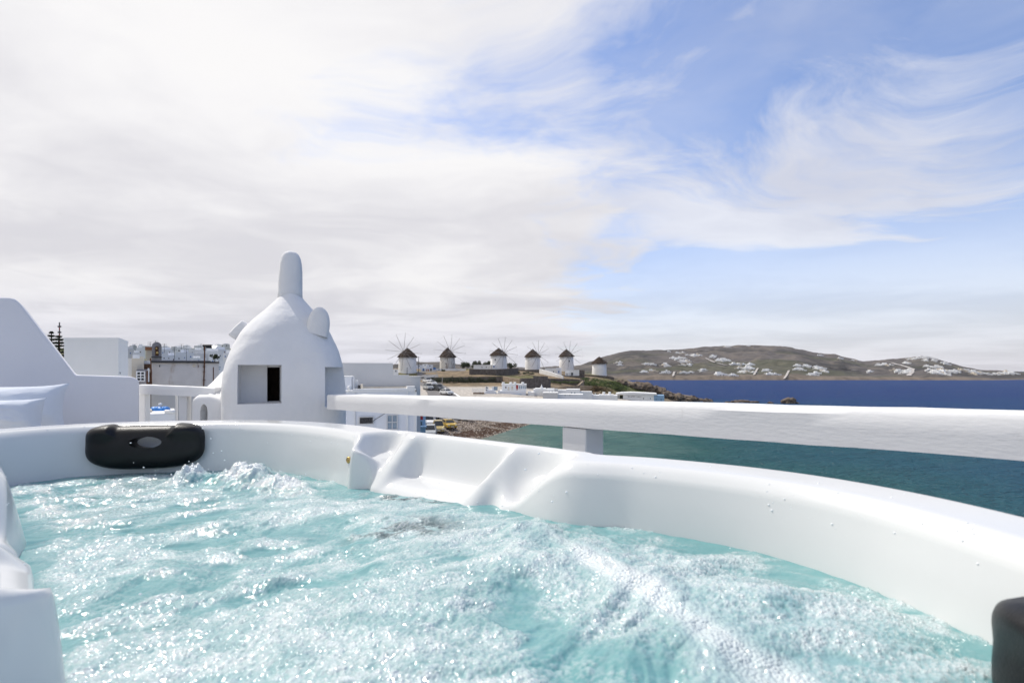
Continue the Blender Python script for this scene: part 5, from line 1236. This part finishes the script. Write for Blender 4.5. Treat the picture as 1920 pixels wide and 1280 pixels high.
# ------------------------------------------------------------------ rocks of the point
def boulder(p, r, seed, label, group, name='boulder', sq=(1, 1, .7)):
    bm = bmesh.new(); bmesh.ops.create_icosphere(bm, subdivisions=3, radius=1)
    for v in bm.verts:
        n = mnoise.noise(v.co*1.3+Vector((seed*3.1, 0, 0)))*.40+mnoise.noise(v.co*3.1+Vector((0, seed*1.7, 0)))*.20+mnoise.noise(v.co*7+Vector((0, 0, seed)))*.08
        v.co = v.co*(1+n); v.co.x *= r*sq[0]; v.co.y *= r*sq[1]; v.co.z *= r*sq[2]
    me = bpy.data.meshes.new(name); bm.to_mesh(me); bm.free(); me.materials.append(M['rock'])
    o = bpy.data.objects.new(name, me); COL.objects.link(o); o.location = p; o.rotation_euler = (0, 0, seed); tag(o, label, 'rock', group); return o
rr_ = random.Random(12); i = 0; spots = []
for zone, (px0, px1, py0, py1, n, r0, r1) in zip(('upper edge', 'upper cliff', 'dark cliff face', 'lower slope', 'waterline', 'seaward tip'), ((1160, 1185, 712, 728, 8, .8, 1.6), (1185, 1222, 716, 738, 18, 1.0, 2.4), (1205, 1222, 718, 730, 8, 1.4, 2.6), (1222, 1260, 724, 744, 16, 1.0, 2.2), (1248, 1300, 738, 750, 24, .9, 2.0), (1290, 1335, 745, 752, 14, .7, 1.3))):
    for k, f in enumerate(sorted(rr_.random() for _ in range(n))):
        px = px0+(px1-px0)*f; py = py0+(py1-py0)*(f*.75+.25*rr_.random()); d = 196-(px-1160)*.06+rr_.uniform(-5, 4); p = W(px, py, d)
        p.z = p.z-.4; boulder(p, rr_.uniform(r0, r1), i+1, f'brown boulder at the {zone} of the rocky point, {ordinal(k+1)} from the left', 'boulders of the rocky point', sq=(rr_.uniform(.8, 1.5), 1, rr_.uniform(.5, .9))); i += 1
for k, (px, py, r, sx) in enumerate(((1365, 753, .6, 2.0), (1378, 752.5, 1.0, 3.4), (1395, 752, 1.0, 3.2), (1412, 753, .8, 2.4), (1445, 754, .7, 2.4))):
    p = WZ(px, py+1.5, .05); boulder(p, r, i, f'low brown reef just breaking the surface off the point, {ordinal(k+1)} from the left', 'reefs off the point', 'reef', (sx, 1.2, .7)); i += 1
p = WZ(1479, 755.5, .1); boulder(p, 1.9, 91, 'dark pointed rock standing alone in the sea', None, 'sea_rock', (1.1, 1, 1.0)); 
p = WZ(1490, 756, .0); boulder(p, 1.1, 93, 'low dark rock beside the pointed one in the sea', None, 'sea_rock', (1.5, 1, .6))
# pebbles on the beach
def pebbles():
    r = np.random.RandomState(3); base = np.array([(1,0,0),(-1,0,0),(0,1,0),(0,-1,0),(0,0,1),(0,0,-1)], float); fc = np.array([(0,2,4),(2,1,4),(1,3,4),(3,0,4)])
    P = []
    while len(P) < 16000:
        y = r.uniform(70, 112); x = r.uniform(-13, 4); z = ground_fast(x, y)
        if z > -.05 and z < 1.45 and x > -11.2+(y-90)*.12: P.append((x, y, z))
    P = np.array(P); s = .06+.16*r.rand(len(P))**2; V = P[:, None, :]+base[None]*(s[:, None, None]*(.6+.8*r.rand(len(P), 6, 1)))*np.array((1, 1, .7)); V[:, :, 2] += .02
    Fq = (np.arange(len(P))*6)[:, None, None]+fc[None]
    g = r.rand(len(P)); c = np.where(g[:, None] < .35, np.array((.48, .44, .40)), np.where(g[:, None] < .7, np.array((.28, .24, .20)), np.array((.10, .08, .07))))
    weed = (np.abs(P[:, 2]-.40) < .34) & (fbm(P[:, 0]*.5, P[:, 1]*.35, 3, 5) > .44) & (r.rand(len(P)) < .85); c = np.where(weed[:, None], np.array((.135, .085, .06)), c*np.array((1.05, .98, .9)))
    o = mesh_np('pebbles', V.reshape(-1, 3), Fq.reshape(-1, 3), terrain_material('pebbles', .02, 8), smooth=False, attrs={'tint': np.repeat(c, 6, 0)})
    tag(o, 'grey and brown pebbles covering the beach', 'pebbles', kind='stuff')
gx = np.linspace(-15, 6, 60); gy = np.linspace(68, 114, 80); GX, GY = np.meshgrid(gx, gy); GZ = ground_np(GX, GY)
def ground_fast(x, y): return GZ[int((y-68)/46*79), int((x+15)/21*59)]
pebbles()

# ------------------------------------------------------------------ cars
def car(paint, label, p, yaw, kind='saloon', rackc=None):
    t = thing('parked_car', label, 'car', p, yaw, 'cars parked by the beach and on the ramp')
    tall = {'saloon': 0, 'suv': .22, 'van': .38}[kind]; w = .88
    side = [(-2.05,.32),(2.05,.32),(2.10,.62),(1.95,.86),(1.05,.98+tall*.3),(-1.75,1.00+tall*.4),(-2.08,.80)]       # y along the car (front = -y)
    mb = MB(); n = len(side)
    V = [(s*w*(1 if z < .9 else .96), -y, z) for s in (-1, 1) for y, z in side]
    mb.add(V, [tuple(range(n-1, -1, -1)), tuple(range(n, 2*n))]+[(i, (i+1) % n, n+(i+1) % n, n+i) for i in range(n)])
    mb.build('body', paint, t, bevel=.06, seg=2)
    zr = 1.42+tall; zb = .95+tall*.3
    c0 = [(-w*.93, -1.10, zb), (w*.93, -1.10, zb), (w*.93, 1.72, zb), (-w*.93, 1.72, zb)]; c1 = [(-w*.74, -.38, zr), (w*.74, -.38, zr), (w*.74, 1.22+tall*.8, zr), (-w*.74, 1.22+tall*.8, zr)]
    mb = MB(); mb.add(c0+c1, [(0,1,5,4),(1,2,6,5),(2,3,7,6),(3,0,4,7)]); gl = mb.build('glasshouse', M['carglass'], t)
    mb = MB(); mb.add([(x, y, z) for x, y, z in c1]+[(x*.93, y*.95+.02, z+.06) for x, y, z in c1], [(0,1,5,4),(1,2,6,5),(2,3,7,6),(3,0,4,7),(4,5,6,7)]); mb.build('roof', paint, t)
    for s in (-1, 1):
        mb = MB(); mb.tube((s*w*.93, -1.10, zb), (s*w*.74, -.38, zr), .035, n=5); mb.tube((s*w*.93, 1.72, zb), (s*w*.74, 1.22+tall*.8, zr), .05, n=5); mb.tube((s*w*.94, .3, zb), (s*w*.75, .3, zr), .04, n=5); mb.build('pillar', paint, t)
        for y in (-1.32, 1.30):
            mb = MB(); mb.tube((s*(w-.19), y, .31), (s*(w+.01), y, .31), .31, n=16); wl_ = mb.build('wheel', M['rubber'], t)
            mb = MB(); mb.tube((s*(w+.0), y, .31), (s*(w+.02), y, .31), .19, n=12); mb.build('rim', M['rim'], wl_)
        mb = MB(); mb.box(s*.62-.17, s*.62+.17, -2.09, -1.99, .62, .78); mb.build('headlight', M['lamp'], t)
        mb = MB(); mb.box(s*.98-.08, s*.98+.08, -.85, -.70, .98+tall*.3, 1.12+tall*.3); mb.build('mirror', paint, t)
    mb = MB(); mb.box(-.40, .40, -2.10, -2.02, .48, .60); mb.build('grille', M['iron'], t)
    mb = MB(); mb.box(-.26, .26, -2.125, -2.10, .44, .54); mb.build('number_plate', M['lamp'], t)
    if rackc: mb = MB(); mb.box(-.22, .22, .2, .42, zr+.06, zr+.20); mb.build('roof_sign', M[rackc], t)
    return t
yel = car_paint('yellow_car_paint', (.55, .36, .05)); bei = car_paint('sand_car_paint', (.42, .33, .14)); blk = car_paint('black_car_paint', (.015, .016, .018)); wht = car_paint('white_car_paint', (.74, .74, .74)); slv = car_paint('silver_car_paint', (.38, .40, .41)); gry = car_paint('dark_grey_car_paint', (.07, .075, .08))
def on_road(px, py, zg):
    p = WZ(px, py, zg); p.z = ground(p.x, p.y)+.10; return p
for px, py, pt, kd, yaw, lab, rk in (
    (834, 829, blk, 'suv', 8, 'black car with a pale windscreen, nearest of the cars by the beach', None),
    (807, 814, slv, 'suv', 6, 'silver car half hidden beside the blue balcony', None),
    (822, 806.5, bei, 'van', 10, 'sand-yellow van behind the black car by the beach', None),
    (841.5, 800, yel, 'saloon', 24, 'bright yellow taxi beside the promenade wall', 'lamp'),
    (806, 799, wht, 'van', 4, 'white van parked by the blue balcony house', None),
    (803, 789.5, blk, 'suv', 20, 'black car just under the handrail, left of the other dark one', None),
    (814, 788.5, gry, 'van', 12, 'dark grey van just under the handrail above the white van', None),
    (866, 788, blk, 'saloon', 60, 'black car at the far end of the promenade wall', None)):
    car(pt, lab, on_road(px, py, 1.5), math.radians(yaw), kd, rk)
for px, py, d, pt, kd, yaw, lab in (
    (801.5, 722.5, 161, wht, 'suv', 30, 'white car highest up the ramp'), (809.5, 727, 153, wht, 'saloon', 32, 'second white car on the ramp, behind the silver one'),
    (803, 735, 141, slv, 'suv', 30, 'silver car on the left side of the ramp'), (822, 736, 140, gry, 'suv', 36, 'dark grey car in the middle of the ramp'), (837, 742, 131, wht, 'saloon', 40, 'lowest white car on the ramp by the parapet')):
    p = W(px, py, d); p.z = max(p.z-.1, ground(p.x, p.y)+.08); car(pt, lab, p, math.radians(yaw), kd)

# ------------------------------------------------------------------ houses on the far hill
def far_house_proto(seed, m):
    r = random.Random(seed); mb = MB(); w = 9
    mb.box(-w/2, w/2, 0, 7, -3, 3.2); mb.box(-w/2+r.uniform(0, 3), w/2-r.uniform(0, 4), 1.5, 7, 3.2, 5.6+r.uniform(-.4, .6))
    s = r.choice((-1, 1)); mb.box(*sorted((s*w*.5, s*(w*.5+r.uniform(3, 6)))), 1, 6.5, -3, 2.4); mb.box(*sorted((-s*w*.35, -s*(w*.5+2.5))), -2.0, 3, -3, 1.8+r.uniform(0, .8))
    wb = []
    for i in range(3): x = -w/2+1.4+i*3+r.uniform(-.4, .4); wb.append((x, r.uniform(.4, .7), r.uniform(1.3, 1.9)))
    return mb, wb
protos = []
for s in range(7):
    mb, wb = far_house_proto(s, 'house'); me_o = mb.build('hillside_house', M['cream'] if s == 5 else M['house']); wm = MB(); wm.box(-.6, .6, -.06, .1, -.9, .9); protos.append((me_o, wb))
wmesh = wm.build('window', M['window']); wdata = wmesh.data; bpy.data.objects.remove(wmesh)
used_proto = set(); rr_ = random.Random(33)
def far_house(px, py, sc, lab):
    k = rr_.randrange(7); src, wb = protos[k]; o = src.copy(); COL.objects.link(o); p = hill_at(px, py); o.location = p
    o.scale = (sc*rr_.uniform(.8, 1.3), sc*.8, sc*rr_.uniform(.7, 1.0)); o.rotation_euler = (0, 0, rr_.uniform(-.5, .5)+math.atan2(p.x, p.y)*-1)
    tag(o, lab, 'house', 'white houses across the bay')
    for x, z, h in wb:
        c = bpy.data.objects.new('window', wdata); COL.objects.link(c); c.parent = o; c.location = (x, 0, z)
allh = []
for (cx, cy, sx, sy, n, s, l) in (
    (1162, 681, 4, 1.5, 3, .8, 1), (1165, 685, 5, 1, 3, .7, 1), (1221, 684, 8, 1.5, 4, .9, 1), (1209, 699, 5, 1.5, 4, .8, 1), (1226, 696, 5, 1.5, 4, .8, 1), (1255, 686, 6, 3, 4, 1.0, 0), (1250, 700, 3, 2, 2, 1.1, 0),
    (1280, 673, 12, 2, 9, .95, 0), (1288, 677, 10, 2, 6, .9, 0), (1292, 682, 9, 3, 7, .9, 0), (1284, 662, 9, 1.5, 6, .8, 2), (1300, 666.5, 5, 1, 3, .8, 0), (1318, 667.5, 11, 1.2, 7, .9, 0), (1340, 669, 5, 2, 3, .9, 0), (1361, 676, 11, 2, 9, .95, 0), (1391, 683, 11, 1.5, 7, .9, 3), (1414, 684, 6, 1.2, 4, .8, 3), (1397, 691, 18, 1.2, 10, .95, 3), (1402, 698, 16, 1.2, 9, .85, 3),
    (1285, 699, 6, 1, 4, .7, 0), (1297, 699, 5, 1, 3, .7, 0), (1320, 695, 4, 2, 3, .8, 0), (1350, 703, 5, 1.5, 3, 1.1, 0), (1372, 702, 5, 3, 3, .8, 0), (1260, 659.5, 5, .5, 3, .6, 2), (1377, 650.8, 8, .6, 4, .6, 2), (1415, 648.6, 4, .4, 2, .6, 2), (1440, 695, 8, 1.5, 5, .8, 3), (1450, 703, 9, 1.5, 5, .8, 4),
    (1500, 687, 5, 2, 4, .8, 4), (1513, 687, 6, 1.5, 5, .8, 4), (1503, 693, 7, 1.5, 5, .9, 4), (1540, 690, 7, 3, 8, .9, 4), (1527, 702, 7, 2, 6, .9, 4), (1545, 697, 6, 2, 4, .8, 4), (1556, 667, 4, .8, 2, .7, 2), (1590, 672.5, 5, 1, 3, .7, 2), (1620, 676, 4, .8, 2, .6, 2),
    (1672, 684, 12, 2, 8, .9, 5), (1645, 697.5, 4, 1, 2, .9, 5), (1700, 697, 16, 3, 14, .95, 5), (1720, 681, 10, 1.5, 6, .9, 5), (1735, 673, 12, 1.5, 9, .85, 5), (1755, 671, 10, 1.2, 6, .8, 5), (1765, 675, 12, 2, 7, .85, 5), (1790, 682, 8, 1.5, 5, .8, 5), (1760, 688, 20, 2, 12, .9, 5), (1775, 697, 26, 2.5, 24, .95, 5), (1770, 702, 18, 1.5, 10, .9, 5), (1825, 695, 16, 1.5, 12, .9, 5), (1840, 700, 14, 1.5, 9, .9, 5), (1875, 702, 16, 1, 7, .9, 5), (1905, 701, 14, 1.5, 8, .9, 5), (1915, 697, 6, .6, 3, .9, 5)):
    for _ in range(n): allh.append((cx+rr_.uniform(-sx, sx), cy+rr_.uniform(-sy, sy), s*rr_.uniform(.75, 1.1)*.72, l))
def zone_of(px, py):
    lev = 'crest' if py < 668 else ('upper slope' if py < 680 else ('middle slope' if py < 690 else ('lower slope' if py < 698.5 else 'shore')))
    for lim, nm in ((1240, 'the hill\'s left flank'), (1310, 'the hill left of centre'), (1380, 'the hill\'s centre'), (1470, 'the hill\'s right part'), (1640, 'the hill\'s saddle'), (1725, 'the headland\'s left side'), (1790, 'the headland\'s middle'), (1860, 'the headland\'s right side'), (9999, 'the headland tip')):
        if px < lim: return f'the {lev} of {nm}'
zc = {}
for px, py, sc, l in sorted(allh):
    z = zone_of(px, py); zc[z] = zc.get(z, 0)+1; far_house(px, py, sc, f'white house on {z}, {ordinal(zc[z])} from the left')
for src, wb in protos: bpy.data.objects.remove(src, do_unlink=True)
# pale tracks up the far hill
def hill_track(pts, w=3.0):
    P = [hill_at(a, b) for a, b in pts]; mb = MB(); fine = []
    for a, b in zip(pts[:-1], pts[1:]):
        for i in range(12): fine.append(hill_at(a[0]+(b[0]-a[0])*i/12, a[1]+(b[1]-a[1])*i/12))
    V = []
    for i, p in enumerate(fine):
        q = fine[min(i+1, len(fine)-1)]-fine[max(i-1, 0)]; s = Vector((q.y, -q.x, 0)); s = s.normalized()*w/2 if s.length else Vector((w/2, 0, 0))
        V += [p-s+Vector((0, 0, 1.0)), p+s+Vector((0, 0, 1.0))]
    mb.add(V, [(2*i, 2*i+1, 2*i+3, 2*i+2) for i in range(len(fine)-1)]); tag(mb.build('hill_track', M['concrete'], smooth=True), kind='structure')
hill_track([(1330, 672), (1345, 680), (1370, 687)]); hill_track([(1414, 704), (1426, 690)], 2.4); hill_track([(1470, 711), (1484, 694)], 2.4); hill_track([(1262, 706), (1267, 697)], 2.4); hill_track([(1690, 681), (1712, 688), (1722, 692), (1716, 700), (1705, 706)], 5); hill_track([(1560, 690), (1590, 692), (1625, 696)], 3); hill_track([(1300, 660), (1330, 658), (1352, 655)], 3)

# ------------------------------------------------------------------ a gull in the sky
gu = thing('seagull', 'lone seagull gliding high in the cloudy sky on the left', 'bird', W(113, 401.5, 130))
def wing(s, dz):
    mb = MB(); V = []
    for f, c, z in ((0, .16, 0), (.35, .20, .10), (.7, .13, .16), (1, .03, .10)):
        V += [(s*f*.62, -c, z*dz), (s*f*.62, c*.6, z*dz), (s*f*.62, -c*.1, z*dz+.02)]
    mb.add(V, [(i*3+a, (i+1)*3+a, (i+1)*3+b_, i*3+b_) for i in range(3) for a, b_ in ((0, 2), (2, 1), (1, 0))]); return mb.build('wing', M['gull'], gu)
wing(1, 1.6); wing(-1, 1.0)
mb = MB(); mb.tube((0, -.30, -.02), (0, -.1, 0), .03, .075, 8); mb.tube((0, -.1, 0), (0, .15, 0), .075, .055, 8); mb.tube((0, .15, 0), (0, .36, .02), .055, .02, 8); mb.build('body', M['gull'], gu)
gu.rotation_euler = (.2, math.radians(-28), .5)

# ------------------------------------------------------------------ the sea air
hz = MB(); hz.box(-1500, 2200, -120, 1900, -30, 140)
hm = bpy.data.materials.new('haze'); hm.use_nodes = True; nt = hm.node_tree; nt.nodes.clear()
vo = nt.nodes.new('ShaderNodeVolumePrincipled'); vo.inputs['Color'].default_value = (.86, .88, .97, 1); vo.inputs['Density'].default_value = .00009; vo.inputs['Anisotropy'].default_value = .2
ou = nt.nodes.new('ShaderNodeOutputMaterial'); nt.links.new(vo.outputs[0], ou.inputs['Volume'])
tag(hz.build('haze', hm), kind='stuff')
